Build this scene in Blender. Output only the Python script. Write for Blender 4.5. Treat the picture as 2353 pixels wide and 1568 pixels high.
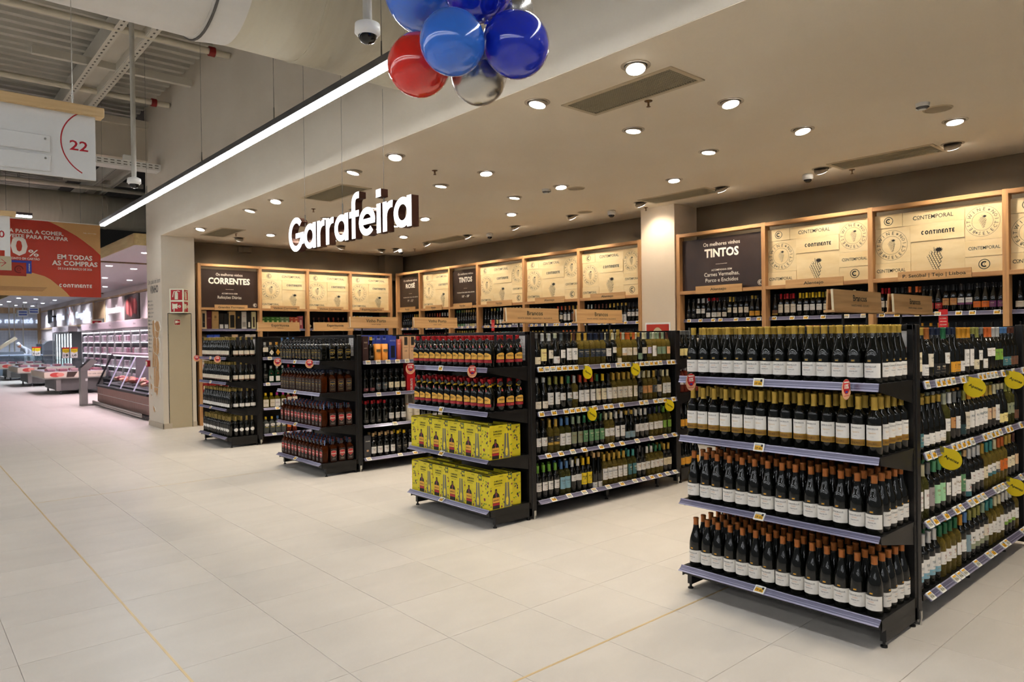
import bpy, math, random
from mathutils import Vector, Matrix
random.seed(7)
S = bpy.context.scene
COL = S.collection
for _o in list(bpy.data.objects): bpy.data.objects.remove(_o)

# ------------------------------------------------------------------ camera
FPX, W_PX = 1625.4, 2353.0
YAW, PIT, ROL = math.radians(48.7352), math.radians(-0.4159), math.radians(-0.7249)
fw = Vector((math.cos(YAW)*math.cos(PIT), math.sin(YAW)*math.cos(PIT), math.sin(PIT)))
rt = Vector((math.sin(YAW), -math.cos(YAW), 0)); up = rt.cross(fw)
r2 = math.cos(ROL)*rt + math.sin(ROL)*up; u2 = -math.sin(ROL)*rt + math.cos(ROL)*up
cam_d = bpy.data.cameras.new('camera'); cam = bpy.data.objects.new('camera', cam_d); COL.objects.link(cam)
cam_d.sensor_fit = 'HORIZONTAL'; cam_d.sensor_width = 36.0; cam_d.lens = FPX*36.0/W_PX
cam_d.clip_start = 0.05; cam_d.clip_end = 200
cam.matrix_world = Matrix(((r2.x, u2.x, -fw.x, 0), (r2.y, u2.y, -fw.y, 0), (r2.z, u2.z, -fw.z, 1.6), (0, 0, 0, 1)))
cam_d.dof.use_dof = True; cam_d.dof.focus_distance = 5.6; cam_d.dof.aperture_fstop = 3.2
S.camera = cam

# ------------------------------------------------------------------ world, exposure
S.view_settings.view_transform = 'Standard'; S.view_settings.look = 'None'
S.view_settings.gamma = 1.0; S.view_settings.use_curve_mapping = False
S.view_settings.exposure = 0.66
wd = bpy.data.worlds.new('world'); S.world = wd; wd.use_nodes = True
wd.node_tree.nodes['Background'].inputs[0].default_value = (0.95, 0.97, 1.0, 1)
wd.node_tree.nodes['Background'].inputs[1].default_value = 0.12
cy = S.cycles
cy.use_denoising = True; cy.denoising_prefilter = 'FAST'; cy.denoising_quality = 'BALANCED'; cy.use_light_tree = False; cy.max_bounces = 5; cy.diffuse_bounces = 4; cy.glossy_bounces = 2
cy.use_adaptive_sampling = True; cy.adaptive_threshold = 0.08; cy.adaptive_min_samples = 16
cy.transmission_bounces = 4; cy.transparent_max_bounces = 16; cy.caustics_reflective = False; cy.caustics_refractive = False
cy.sample_clamp_indirect = 4.0; cy.sample_clamp_direct = 0.0

CEIL = 3.485           # wine department ceiling
XE = 3.66              # plane of the bulkhead above the wine department
WARM = (1.0, 0.87, 0.70)
NEUT = (0.96, 0.98, 1.0)
P_DOWN, P_WASH, E_LED, P_MEAT = 62.0, 44.0, 17.5, 140.0

# ------------------------------------------------------------------ materials
def lin(c):
    if isinstance(c, str):
        c = c.lstrip('#'); c = c if len(c) == 6 else ''.join(q*2 for q in c); c = [int(c[i:i+2], 16)/255 for i in (0, 2, 4)]
    return tuple((x/12.92 if x <= 0.04045 else ((x+0.055)/1.055)**2.4) for x in c)
MATS = {}
def mat(name, col='#808080', rough=0.5, metal=0.0, spec=0.5, trans=0.0, ior=1.45, emit=None, estr=0.0, coat=0.0):
    if name in MATS: return MATS[name]
    m = bpy.data.materials.new(name); m.use_nodes = True; MATS[name] = m
    b = m.node_tree.nodes['Principled BSDF']
    b.inputs['Base Color'].default_value = (*lin(col), 1)
    b.inputs['Roughness'].default_value = rough; b.inputs['Metallic'].default_value = metal
    b.inputs['Specular IOR Level'].default_value = spec; b.inputs['IOR'].default_value = ior
    b.inputs['Transmission Weight'].default_value = trans; b.inputs['Coat Weight'].default_value = coat
    if emit:
        b.inputs['Emission Color'].default_value = (*(lin(emit) if isinstance(emit, str) else emit), 1)
        b.inputs['Emission Strength'].default_value = estr
    m.diffuse_color = (*lin(col), 1)
    return m
def noisy(name, c1, c2, scale=(3, 3, 3), rough=0.5, detail=4.0, bump=0.0, lo=0.35, hi=0.65, metal=0.0, rnd=0.0, spec=0.5, dist=0.0):
    """two-tone procedural material on object coordinates"""
    if name in MATS: return MATS[name]
    m = mat(name, c1, rough, metal, spec); nt = m.node_tree; N = nt.nodes; L = nt.links
    b = N['Principled BSDF']
    tc = N.new('ShaderNodeTexCoord'); mp = N.new('ShaderNodeMapping'); mp.inputs['Scale'].default_value = scale
    nz = N.new('ShaderNodeTexNoise'); nz.inputs['Scale'].default_value = 1.0; nz.inputs['Detail'].default_value = detail
    nz.inputs['Distortion'].default_value = dist
    cr = N.new('ShaderNodeValToRGB'); cr.color_ramp.elements[0].position = lo; cr.color_ramp.elements[1].position = hi
    cr.color_ramp.elements[0].color = (*lin(c1), 1); cr.color_ramp.elements[1].color = (*lin(c2), 1)
    oi = N.new('ShaderNodeObjectInfo'); va = N.new('ShaderNodeVectorMath'); va.operation = 'ADD'
    sc = N.new('ShaderNodeVectorMath'); sc.operation = 'SCALE'; sc.inputs['Scale'].default_value = 37.0
    cb = N.new('ShaderNodeCombineXYZ')
    for i in range(3): L.new(oi.outputs['Random'], cb.inputs[i])
    L.new(cb.outputs[0], sc.inputs[0])
    L.new(tc.outputs['Object'], mp.inputs['Vector']); L.new(mp.outputs[0], va.inputs[0]); L.new(sc.outputs[0], va.inputs[1])
    L.new(va.outputs[0], nz.inputs['Vector']); L.new(nz.outputs['Fac'], cr.inputs['Fac'])
    out = cr.outputs[0]
    if rnd:
        hs = N.new('ShaderNodeHueSaturation'); mr = N.new('ShaderNodeMapRange')
        mr.inputs['To Min'].default_value = 1-rnd; mr.inputs['To Max'].default_value = 1+rnd
        L.new(oi.outputs['Random'], mr.inputs['Value']); L.new(mr.outputs[0], hs.inputs['Value'])
        L.new(out, hs.inputs['Color']); out = hs.outputs[0]
    L.new(out, b.inputs['Base Color'])
    if bump:
        bp = N.new('ShaderNodeBump'); bp.inputs['Strength'].default_value = bump; bp.inputs['Distance'].default_value = 0.002
        L.new(nz.outputs['Fac'], bp.inputs['Height']); L.new(bp.outputs[0], b.inputs['Normal'])
    return m
def plain(col, rough=0.55, **k):
    return mat('colour_%s_%d' % (col.lstrip('#'), int(rough*100)), col, rough, **k)
PAINT = noisy('warm_beige_wall_paint', '#cbc0ae', '#d0c6b5', (1.2, 1.2, 1.2), 0.75, 3)
CEILP = noisy('ceiling_paint', '#f0e2ca', '#f3e7d1', (0.8, 0.8, 0.8), 0.8, 2)
DARKW = noisy('dark_brown_wall_paint', '#6b5d49', '#726450', (1, 1, 1), 0.8, 3)
COLP = noisy('cream_column_paint', '#d9c6ad', '#decdb6', (1, 1, 1), 0.75, 3)
FLOORM = noisy('stone_tile', '#c9c3ba', '#d0cac1', (2.2, 5.0, 1), 0.34, 6, 0.0, 0.3, 0.7, rnd=0.018, dist=0.6)
GROUT = mat('grout', '#a59c90', 0.8)
BRASS = mat('pale_brass', '#d8c193', 0.35, 0.35)
BLACKM = noisy('black_powder_coat', '#0d0d0d', '#111111', (9, 9, 9), 0.42, 2)
BLACKP = mat('black_panel', '#090909', 0.5)
STEEL = mat('zinc_steel', '#c9c7c0', 0.28, 0.9)
WOODZ = noisy('oak_upright', '#a87a50', '#c0925f', (26, 26, 2.2), 0.55, 5, 0.15)
WOODY = noisy('oak_rail_y', '#a87a50', '#c0925f', (26, 2.2, 26), 0.55, 5, 0.15)
WOODX = noisy('oak_rail_x', '#a87a50', '#c0925f', (2.2, 26, 26), 0.55, 5, 0.15)
SIGNX = noisy('sign_wood_x', '#b68a58', '#c89e6c', (2.0, 40, 40), 0.55, 5, 0.1)
SIGNY = noisy('sign_wood_y', '#b68a58', '#c89e6c', (40, 2.0, 40), 0.55, 5, 0.1)
PLYY = noisy('birch_ply_y', '#dcc392', '#e6d0a3', (20, 2.5, 9), 0.5, 5, 0.0, rnd=0.03)
PLYX = noisy('birch_ply_x', '#dcc392', '#e6d0a3', (2.5, 20, 9), 0.5, 5, 0.0, rnd=0.03)
INK = mat('black_print', '#1c1813', 0.6)
WHITEP = mat('white_print', '#efe6d6', 0.6)
BROWNB = noisy('dark_brown_board', '#2e201b', '#33251f', (4, 4, 4), 0.42, 2)
RAILM = mat('lilac_price_rail', '#67657c', 0.2, 0.15, 0.6)
RAILH = mat('lilac_price_rail_edge', '#9c9ab2', 0.18, 0.2, 0.6)
WPLAST = mat('white_plastic', '#ecebe6', 0.4)
ESLY = mat('yellow_price_screen', '#d9a21c', 0.5)
ESLG = mat('grey_price_screen', '#b9b6a6', 0.5)
PAPER = mat('white_paper', '#e9e6e0', 0.7)
GOLDC = mat('gold_foil', '#b59a4a', 0.34, 0.45)
GREYP = mat('grey_galvanised', '#8f8f8c', 0.45, 0.4)
def thin_glass(name, tint, refl):
    m = mat(name, '#ffffff', 0.02); nt = m.node_tree; N = nt.nodes; L = nt.links
    tr = N.new('ShaderNodeBsdfTransparent'); tr.inputs[0].default_value = (*lin(tint), 1); gl = N.new('ShaderNodeBsdfGlossy'); gl.inputs['Roughness'].default_value = 0.03
    mx = N.new('ShaderNodeMixShader'); mx.inputs[0].default_value = refl
    L.new(tr.outputs[0], mx.inputs[1]); L.new(gl.outputs[0], mx.inputs[2]); L.new(mx.outputs[0], N['Material Output'].inputs['Surface'])
    return m
GLASSC = thin_glass('clear_glass', '#f2f6f6', 0.05)
SHEET = thin_glass('acrylic_sheet', '#f6f6f6', 0.04)

# ------------------------------------------------------------------ mesh building
LINK = []
def reg(o, parent=None, label=None, cat=None, group=None, kind=None):
    LINK.append(o)
    if parent is not None: o.parent = parent
    if label: o['label'] = label
    if cat: o['category'] = cat
    if group: o['group'] = group
    if kind: o['kind'] = kind
    return o
def thing(name, label, cat, loc=(0, 0, 0), rz=0.0, group=None, kind=None):
    o = bpy.data.objects.new(name, None); o.location = loc; o.rotation_euler = (0, 0, rz); o.empty_display_size = 0.1
    return reg(o, None, label, cat, group, kind)
def inst(name, me, parent=None, loc=(0, 0, 0), rot=(0, 0, 0), **k):
    o = bpy.data.objects.new(name, me); o.location = loc; o.rotation_euler = rot
    return reg(o, parent, **k)
V3 = Vector
class Fr:
    """a flat working frame: origin, right, up, outward normal"""
    def __init__(s, o, u, v):
        s.o, s.u, s.v = V3(o), V3(u).normalized(), V3(v).normalized(); s.n = s.u.cross(s.v)
    def p(s, x, y, z=0.0): return s.o + s.u*x + s.v*y + s.n*z
def face_mx(x, y, z): return Fr((x, y, z), (0, -1, 0), (0, 0, 1))    # looks towards -x
def face_my(x, y, z): return Fr((x, y, z), (1, 0, 0), (0, 0, 1))     # looks towards -y
FONT_TMP = {}
def glyphs(s, bold=0.0, res=2):
    key = (s, bold, res)
    if key in FONT_TMP: return FONT_TMP[key]
    cu = bpy.data.curves.new('t', 'FONT'); cu.body = s; cu.offset = bold; cu.resolution_u = res
    o = bpy.data.objects.new('t', cu); COL.objects.link(o)
    dg = bpy.context.evaluated_depsgraph_get(); ev = o.evaluated_get(dg); me = ev.to_mesh()
    vs = [(v.co.x, v.co.y) for v in me.vertices]; fs = [tuple(p.vertices) for p in me.polygons]
    ev.to_mesh_clear(); bpy.data.objects.remove(o); bpy.data.curves.remove(cu)
    x0 = min((v[0] for v in vs), default=0); x1 = max((v[0] for v in vs), default=1)
    FONT_TMP[key] = (vs, fs, x0, x1)
    return FONT_TMP[key]
class MB:
    def __init__(s): s.v, s.f, s.m, s.s = [], [], [], []
    def add(s, vs, fs, m=0, smooth=False):
        b = len(s.v); s.v += [tuple(v) for v in vs]
        for f in fs: s.f.append(tuple(i+b for i in f)); s.m.append(m); s.s.append(smooth)
        return s
    def box(s, x0, x1, y0, y1, z0, z1, m=0, bev=0.0):
        if x0 > x1: x0, x1 = x1, x0
        if y0 > y1: y0, y1 = y1, y0
        if z0 > z1: z0, z1 = z1, z0
        if not bev:
            vs = [(x, y, z) for z in (z0, z1) for y in (y0, y1) for x in (x0, x1)]
            return s.add(vs, [(0, 2, 3, 1), (4, 5, 7, 6), (0, 1, 5, 4), (2, 6, 7, 3), (0, 4, 6, 2), (1, 3, 7, 5)], m)
        b = min(bev, (x1-x0)/2.01, (y1-y0)/2.01, (z1-z0)/2.01); vs = []; ix = {}
        for sx, X in ((-1, x0), (1, x1)):
            for sy, Y in ((-1, y0), (1, y1)):
                for sz, Z in ((-1, z0), (1, z1)):
                    for ax in range(3):
                        q = [X-sx*b, Y-sy*b, Z-sz*b]; q[ax] = (X, Y, Z)[ax]
                        ix[(sx, sy, sz, ax)] = len(vs); vs.append(tuple(q))
        fs = []
        for ax in range(3):
            a, c = [i for i in range(3) if i != ax]
            for sg in (-1, 1):
                def k(p, q):
                    t = [0, 0, 0]; t[ax] = sg; t[a] = p; t[c] = q; return ix[(*t, ax)]
                f = [k(-1, -1), k(1, -1), k(1, 1), k(-1, 1)]
                if (sg > 0) == (ax == 1): f.reverse()
                fs.append(tuple(f))
        for ax in range(3):       # edges along axis ax
            a, c = [i for i in range(3) if i != ax]
            for p in (-1, 1):
                for q in (-1, 1):
                    def k(e, w):
                        t = [0, 0, 0]; t[ax] = e; t[a] = p; t[c] = q; return ix[(*t, w)]
                    fs.append((k(-1, a), k(1, a), k(1, c), k(-1, c)))
        for sx in (-1, 1):
            for sy in (-1, 1):
                for sz in (-1, 1): fs.append(tuple(ix[(sx, sy, sz, w)] for w in range(3)))
        return s.add(vs, fs, m)
    def fbox(s, F, x0, x1, y0, y1, z0, z1, m=0):
        vs = [F.p(x, y, z) for z in (z0, z1) for y in (y0, y1) for x in (x0, x1)]
        return s.add(vs, [(0, 2, 3, 1), (4, 5, 7, 6), (0, 1, 5, 4), (2, 6, 7, 3), (0, 4, 6, 2), (1, 3, 7, 5)], m)
    def tube(s, pts, r, n=10, m=0, cap=True, smooth=True):
        pts = [V3(p) for p in pts]; rs = r if isinstance(r, (list, tuple)) else [r]*len(pts); b = []; prev = None
        for i, p in enumerate(pts):
            d = (pts[min(i+1, len(pts)-1)]-pts[max(i-1, 0)]).normalized()
            if prev is None:
                a = V3((0, 0, 1)) if abs(d.z) < 0.9 else V3((1, 0, 0)); u = d.cross(a).normalized()
            else: u = (prev-d*prev.dot(d)).normalized()
            prev = u; w = d.cross(u)
            b.append([p+(u*math.cos(2*math.pi*k/n)+w*math.sin(2*math.pi*k/n))*rs[i] for k in range(n)])
        vs = [q for ring in b for q in ring]; fs = []
        for i in range(len(pts)-1):
            for k in range(n):
                k2 = (k+1) % n; fs.append((i*n+k, i*n+k2, (i+1)*n+k2, (i+1)*n+k))
        s.add(vs, fs, m, smooth)
        if cap:
            s.add(b[0], [tuple(range(n-1, -1, -1))], m); s.add(b[-1], [tuple(range(n))], m)
        return s
    def lathe(s, prof, n=16, m=0, c=(0, 0, 0), sq=None, smooth=True, sy=1.0):
        """prof: (r, z) list; sq(z) 0..1 makes the section square"""
        vs = []; fs = []
        for r, z in prof:
            q = sq(z) if sq else 0
            for k in range(n):
                a = 2*math.pi*(k+0.5)/n; ca, sa = math.cos(a), math.sin(a)
                f = 1.0
                if q: e = 2+q*6; f = (abs(ca)**e+abs(sa)**e)**(-1/e)
                vs.append((c[0]+r*ca*f, c[1]+r*sa*f*sy, c[2]+z))
        for i in range(len(prof)-1):
            for k in range(n):
                k2 = (k+1) % n; fs.append((i*n+k, i*n+k2, (i+1)*n+k2, (i+1)*n+k))
        s.add(vs, fs, m, smooth)
        if prof[0][0] > 1e-6: s.add(vs[:n], [tuple(range(n-1, -1, -1))], m)
        if prof[-1][0] > 1e-6: s.add(vs[-n:], [tuple(range(n))], m)
        return s
    def poly(s, F, pts, z=0.0, m=0): return s.add([F.p(x, y, z) for x, y in pts], [tuple(range(len(pts)))], m)
    def rect(s, F, x0, x1, y0, y1, z=0.0, m=0): return s.poly(F, [(x0, y0), (x1, y0), (x1, y1), (x0, y1)], z, m)
    def disc(s, F, cx, cy, r, z=0.0, m=0, n=20, ry=None):
        ry = ry or r
        return s.poly(F, [(cx+r*math.cos(2*math.pi*k/n), cy+ry*math.sin(2*math.pi*k/n)) for k in range(n)], z, m)
    def arc(s, F, cx, cy, r0, r1, a0, a1, z=0.0, m=0, n=24):
        vs = []; a0, a1 = math.radians(a0), math.radians(a1)
        for k in range(n+1):
            a = a0+(a1-a0)*k/n
            for r in (r0, r1): vs.append(F.p(cx+r*math.cos(a), cy+r*math.sin(a), z))
        return s.add(vs, [(2*k, 2*k+1, 2*k+3, 2*k+2) if a1 > a0 else (2*k, 2*k+2, 2*k+3, 2*k+1) for k in range(n)], m)
    def ribbon(s, F, pts, w, z=0.0, m=0, depth=0.0, ms=1, back=None):
        """stroke of width w along 2-D points; with depth it is extruded backwards (side material ms)"""
        P = [Vector(p) for p in pts]; Lp, Rp = [], []
        for i, p in enumerate(P):
            d0 = (P[i]-P[i-1]).normalized() if i else None
            d1 = (P[i+1]-P[i]).normalized() if i < len(P)-1 else None
            d = (d0 or d1) if not (d0 and d1) else (d0+d1).normalized()
            k = 1.0
            if d0 and d1: k = 1/max(0.5, d.dot(d1))
            nn = Vector((-d.y, d.x))*(w/2*k); Lp.append(p+nn); Rp.append(p-nn)
        n = len(P)
        fr = [F.p(q.x, q.y, z) for q in Lp]+[F.p(q.x, q.y, z) for q in Rp]
        s.add(fr, [(n+i, n+i+1, i+1, i) for i in range(n-1)], m)
        if depth:
            loop = Rp+Lp[::-1]
            f = [F.p(q.x, q.y, z) for q in loop]; b = [F.p(q.x, q.y, z-depth) for q in loop]; k = len(loop)
            s.add(f+b, [(i, k+i, k+(i+1) % k, (i+1) % k) for i in range(k)], ms)
            bk = [F.p(q.x, q.y, z-depth) for q in Lp]+[F.p(q.x, q.y, z-depth) for q in Rp]
            s.add(bk, [(i, i+1, n+i+1, n+i) for i in range(n-1)], ms)
        return s
    def text(s, F, t, x, y, h, w=None, m=0, z=0.0006, bold=0.0, al='c', res=2, cyl=None, rot=0.0):
        """flat lettering: cap height h; optional width w; cyl=radius wraps it round the z axis (label faces -y)"""
        vs, fs, x0, x1 = glyphs(t, bold, res); sc = h/0.69
        sx = sc if w is None else w/max(1e-6, x1-x0)
        off = {'c': -(x0+x1)/2, 'l': -x0, 'r': -x1}[al]; out = []; cr, sr = math.cos(rot), math.sin(rot)
        for a, b in vs:
            px, py = (a+off)*sx, b*sc
            px, py = x+px*cr-py*sr, y+px*sr+py*cr
            if cyl:
                an = px/cyl; out.append((cyl*math.sin(an), -cyl*math.cos(an), py))
            else: out.append(F.p(px, py, z))
        return s.add(out, fs, m)
    def curved(s, r, a, z0, z1, m=0, n=14, top=None, bot=None):
        """label patch on a bottle: radius r, half angle a (radians), front is -y"""
        vs = []
        for k in range(n+1):
            t = -1+2*k/n; an = a*t
            vs.append((r*math.sin(an), -r*math.cos(an), z0+(bot(t) if bot else 0)))
            vs.append((r*math.sin(an), -r*math.cos(an), z1+(top(t) if top else 0)))
        return s.add(vs, [(2*k, 2*k+2, 2*k+3, 2*k+1) for k in range(n)], m, True)
    def mesh(s, name, mats):
        me = bpy.data.meshes.new(name); me.from_pydata(s.v, [], s.f)
        if not isinstance(mats, (list, tuple)): mats = [mats]
        for q in mats: me.materials.append(q)
        me.polygons.foreach_set('material_index', s.m); me.polygons.foreach_set('use_smooth', s.s)
        me.update()
        return me
    def obj(s, name, mats, parent=None, **k): return inst(name, s.mesh(name, mats), parent, **k)
ORD = 'first second third fourth fifth sixth seventh eighth ninth tenth eleventh twelfth thirteenth fourteenth fifteenth sixteenth seventeenth eighteenth nineteenth twentieth'.split()
def ordn(i): return ORD[i] if i < 20 else '%d%s' % (i+1, {1: 'st', 2: 'nd', 3: 'rd'}.get((i+1) % 10, 'th'))
SHELF_N = ['top', 'second', 'third', 'bottom']

# stroke lettering used by the two store logos ------------------------------------------------
def arcpts(cx, cy, rx, ry, a0, a1, n=14):
    return [(cx+rx*math.cos(math.radians(a0+(a1-a0)*k/n)), cy+ry*math.sin(math.radians(a0+(a1-a0)*k/n))) for k in range(n+1)]
def logo_word(b, F, x, y, w, h, m, z=0.0006):
    """the store word mark: rounded capitals with arch-shaped n's"""
    adv = [0.95, 1.1, 0.95, 0.85, 0.42, 0.95, 0.8, 0.95, 0.85, 0.7]; sh = 'CONTINENTE'
    sx = w/sum(adv); st = h*0.25; cx = x-w/2
    for c, a in zip(sh, adv):
        q = a*sx*0.84; x0 = cx; x1 = cx+q; xm = (x0+x1)/2; r = (x1-x0-st)/2; hy = (h-st)/2
        if c == 'C': b.ribbon(F, arcpts(xm, y+h/2, r, hy, 45, 315), st, z, m)
        elif c == 'O': b.ribbon(F, arcpts(xm, y+h/2, r, hy, 0, 360), st, z, m)
        elif c == 'N': b.ribbon(F, [(x0+st/2, y), (x0+st/2, y+h*0.55)]+arcpts(xm, y+h*0.55, r, h*0.45-st/2, 180, 0, 10)[1:]+[(x1-st/2, y)], st, z, m)
        elif c == 'T': b.rect(F, x0, x1, y+h-st, y+h, z, m); b.rect(F, xm-st/2, xm+st/2, y, y+h-st, z, m)
        elif c == 'I': b.rect(F, xm-st/2, xm+st/2, y, y+h, z, m)
        elif c == 'E':
            b.ribbon(F, [(x1, y+h-st/2), (x0+st, y+h-st/2), (x0+st/2, y+h*0.8), (x0+st/2, y+h*0.2), (x0+st, y+st/2), (x1, y+st/2)], st, z, m)
            b.rect(F, x0+st, x1-st*0.3, y+h/2-st/2, y+h/2+st/2, z, m)
        cx += a*sx
def circle_c(b, F, x, y, r, m, z=0.0006):
    b.arc(F, x, y, r*0.86, r, 0, 360, z, m, 28); b.ribbon(F, arcpts(x, y, r*0.46, r*0.46, 50, 310), r*0.28, z, m)
    b.disc(F, x, y, r*0.09, z, m, 8)
def contemporal(b, F, x, y, w, h, m, z=0.0006):
    cw = w*0.105
    b.text(F, 'C', x-w/2, y, h, cw*0.9, m, z, 0.012, 'l'); 
    b.arc(F, x-w/2+cw*1.35, y+h*0.62, h*0.26, h*0.38, 0, 360, z, m, 14); b.rect(F, x-w/2+cw*1.0, x-w/2+cw*1.7, y, y+h*0.12, z, m)
    b.text(F, 'NTEMPORAL', x-w/2+cw*1.85, y, h, w-cw*1.85, m, z, 0.004, 'l')
def grapes(b, F, x, y, h, m, mf, z=0.0006, lean=1):
    g = h*0.060; rows = [3, 4, 5, 5, 4, 4, 3, 3, 2, 2, 1]; yy = y+h*0.30; zi = z
    for i, n in enumerate(rows):
        for k in range(n):
            gx = x+(k-(n-1)/2)*g*1.72+(0.25 if i % 2 else -0.2)*g+(i-2)*g*0.14; gy = yy-i*g*1.30
            zi += 0.00007; b.disc(F, gx, gy, g, zi, m, 10); b.disc(F, gx-g*0.14, gy+g*0.16, g*0.72, zi+0.00003, mf, 9)
    b.ribbon(F, [(x, yy), (x-lean*h*0.02, y+h*0.5)], h*0.02, z, m)
    lf = []
    for k in range(22):
        a = 2*math.pi*k/22; rr = h*(0.15 if k % 2 else 0.09); lf.append((x+lean*h*0.16+rr*math.cos(a)*1.1, y+h*0.39+rr*math.sin(a)*0.75))
    b.poly(F, lf, zi+0.0002, m)
def stamp(b, F, x, y, r, m, mf, z=0.0006, clip=None):
    b.arc(F, x, y, r*0.985, r, 0, 360, z, m, 40); b.arc(F, x, y, r*0.6, r*0.615, 0, 360, z, m, 32)
    for t, a0, a1, outw in (('BEST', 232, 178, True), ('WINE', 152, 82, True), ('SELECTION', 258, 402, False)):
        for i, c in enumerate(t):
            a = math.radians(a0+(a1-a0)*i/(len(t)-1)); rr = r*0.70 if outw else r*0.91
            rot = a-math.pi/2 if outw else a+math.pi/2
            b.text(F, c, x+rr*math.cos(a), y+rr*math.sin(a), r*0.21, None, m, z, 0.0, 'c', 1, rot=rot)
    for a in (62, 245):
        a = math.radians(a); px, py = x+r*0.8*math.cos(a), y+r*0.8*math.sin(a)
        for k in range(4):
            t = math.pi*k/4; b.ribbon(F, [(px-r*0.08*math.cos(t), py-r*0.08*math.sin(t)), (px+r*0.08*math.cos(t), py+r*0.08*math.sin(t))], r*0.02, z, m)
    grapes(b, F, x, y+r*0.0, r*0.8, m, mf, z)

# ================================================================== LIGHT SOURCES
def spot(name, loc, target, power, size=95, blend=0.6, col=WARM, radius=0.05, parent=None):
    d = bpy.data.lights.new(name, 'SPOT'); d.energy = power; d.spot_size = math.radians(size); d.spot_blend = blend
    d.color = col; d.shadow_soft_size = radius
    o = bpy.data.objects.new(name, d); o.location = loc
    o.rotation_euler = (V3(target)-V3(loc)).to_track_quat('-Z', 'Y').to_euler()
    LINK.append(o); return o
LAMPW = mat('downlight_lens', '#ffffff', 0.3, emit=(1.0, 0.93, 0.82), estr=14.0)
RIMW = mat('downlight_rim', '#b9ab95', 0.45)
RIMD = mat('downlight_inner', '#3a342b', 0.6)
def ring_mesh(r0, r1, z0, z1, n=24):
    b = MB(); b.lathe([(r1, z1), (r1, z0), (r0, z0), (r0, z1)], n, 0, smooth=False); return b
rim_me = ring_mesh(0.082, 0.105, -0.004, 0.002).mesh('rim', RIMW)
_b = MB(); _b.lathe([(0.0, 0.012), (0.081, 0.012), (0.081, 0.02), (0, 0.02)], 24, 0); inner_me = _b.mesh('housing', RIMD)
_b = MB(); _b.lathe([(0.0, -0.004), (0.07, -0.004), (0.076, 0.0), (0.076, 0.03), (0.0, 0.03)], 24, 0); head_me = _b.mesh('lamp_head', RIMW)
_b = MB(); _b.lathe([(0.0, -0.0065), (0.066, -0.0065), (0.066, -0.0045), (0.0, -0.0045)], 24, 0); lens_me = _b.mesh('lens', LAMPW)
def downlight(i, x, y, tx, ty, power, label, size=95):
    """recessed tilting downlight; tx,ty: where it aims on the floor (z=1)"""
    t = thing('downlight', label, 'ceiling light', (x, y, CEIL), 0, 'recessed downlights in the beige ceiling')
    inst('rim', rim_me, t); inst('housing', inner_me, t, (0, 0, -0.018))
    d = V3((tx-x, ty-y, 1.0-CEIL)).normalized(); q = V3((0, 0, -1)).rotation_difference(d).to_euler()
    tilt = d.angle(V3((0, 0, -1))); drop = -0.008-math.sin(tilt)*0.05
    h = inst('lamp_head', head_me, t, (0, 0, drop), q); inst('lens', lens_me, h)
    p = V3((x, y, CEIL+drop))+d*0.05
    spot('downlight_beam', p, p+d, power, size, 0.75, WARM, 0.055)
n_dl = 0
DL = []
for x in (3.95, 5.165, 6.385):
    for y, ty in ((0.10, 0.45), (3.15, 2.6), (4.155, 4.3), (6.30, 5.9), (7.19, 7.4), (9.33, 8.9), (10.25, 10.4), (12.45, 12.2)):
        DL.append((x, y, x-(0.5 if x < 4 else 0.15), ty))
for y in (2.146, 5.18, 8.19, 11.247): DL.append((7.21, y, 7.0, y-0.25))
for i, (x, y, tx, ty) in enumerate(DL):
    downlight(i, x, y, tx, ty, P_DOWN, 'recessed downlight, %s from the aisle, %s cross-row of lights from camera' % (ordn([3.95, 5.165, 6.385, 7.21].index(x)), ordn(sorted(set(d[1] for d in DL)).index(y))))
for i, y in enumerate((1.1, 2.429, 3.769, 5.076, 6.38, 7.735, 9.09, 10.42, 11.75, 12.9)):
    downlight(i, 8.085, y, 9.75, y, P_WASH*0.9*(0.6 if i == 4 else 1.0), 'wall-washing downlight turned to the long wall, %s from the right' % ordn(i), 100)
for i, x in enumerate((4.87, 5.95, 6.95, 7.9)):
    downlight(i, x, 13.2, x, 14.85, P_WASH*0.9, 'wall-washing downlight turned to the far wall, %s from pillar' % ordn(i), 100)
# long suspended LED lines of the hall, two of them added as fill
LEDM = mat('led_diffuser', '#ffffff', 0.4, emit=NEUT, estr=E_LED)
LEDB = mat('led_grey_body', '#5b5b5c', 0.4, 0.4)
WIRE = mat('steel_wire', '#77746c', 0.4, 0.6)
def led_line(x, y0, y1, z, label, wires):
    t = thing('linear_light', label, 'hanging light', (x, y0, z), 0, 'suspended LED lines of the hall')
    b = MB(); b.box(-0.04, 0.04, 0, y1-y0, 0.035, 0.085, 0); b.box(-0.052, -0.04, 0, y1-y0, 0.02, 0.07, 0); b.box(0.04, 0.052, 0, y1-y0, 0.02, 0.07, 0)
    b.obj('lamp_body', LEDB, t)
    L = y1-y0; n = max(1, round(L/2.0))
    for k in range(n):
        b = MB(); b.box(-0.036, 0.036, k*L/n+0.004, (k+1)*L/n-0.004, 0.0, 0.034, 0, 0.006); b.obj('diffuser', LEDM, t)
    for wy in wires:
        b = MB(); b.tube([(0, wy-y0, 0.085), (0, wy-y0, 5.9-z)], 0.0022, 5); b.tube([(0, wy-y0, 0.085), (0, wy-y0, 0.22)], 0.006, 6); b.obj('suspension_wire', WIRE, t)
    return t
led_line(2.79, -7.0, 13.95, 3.6, 'long bright LED line hanging parallel to the beige bulkhead', (2.6, 4.62, 6.6, 8.7, 11.1, 13.9))
led_line(-1.4, -9.0, 24.0, 3.6, 'long LED line over the main aisle, left of the view', (0, 4, 8, 12))
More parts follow.
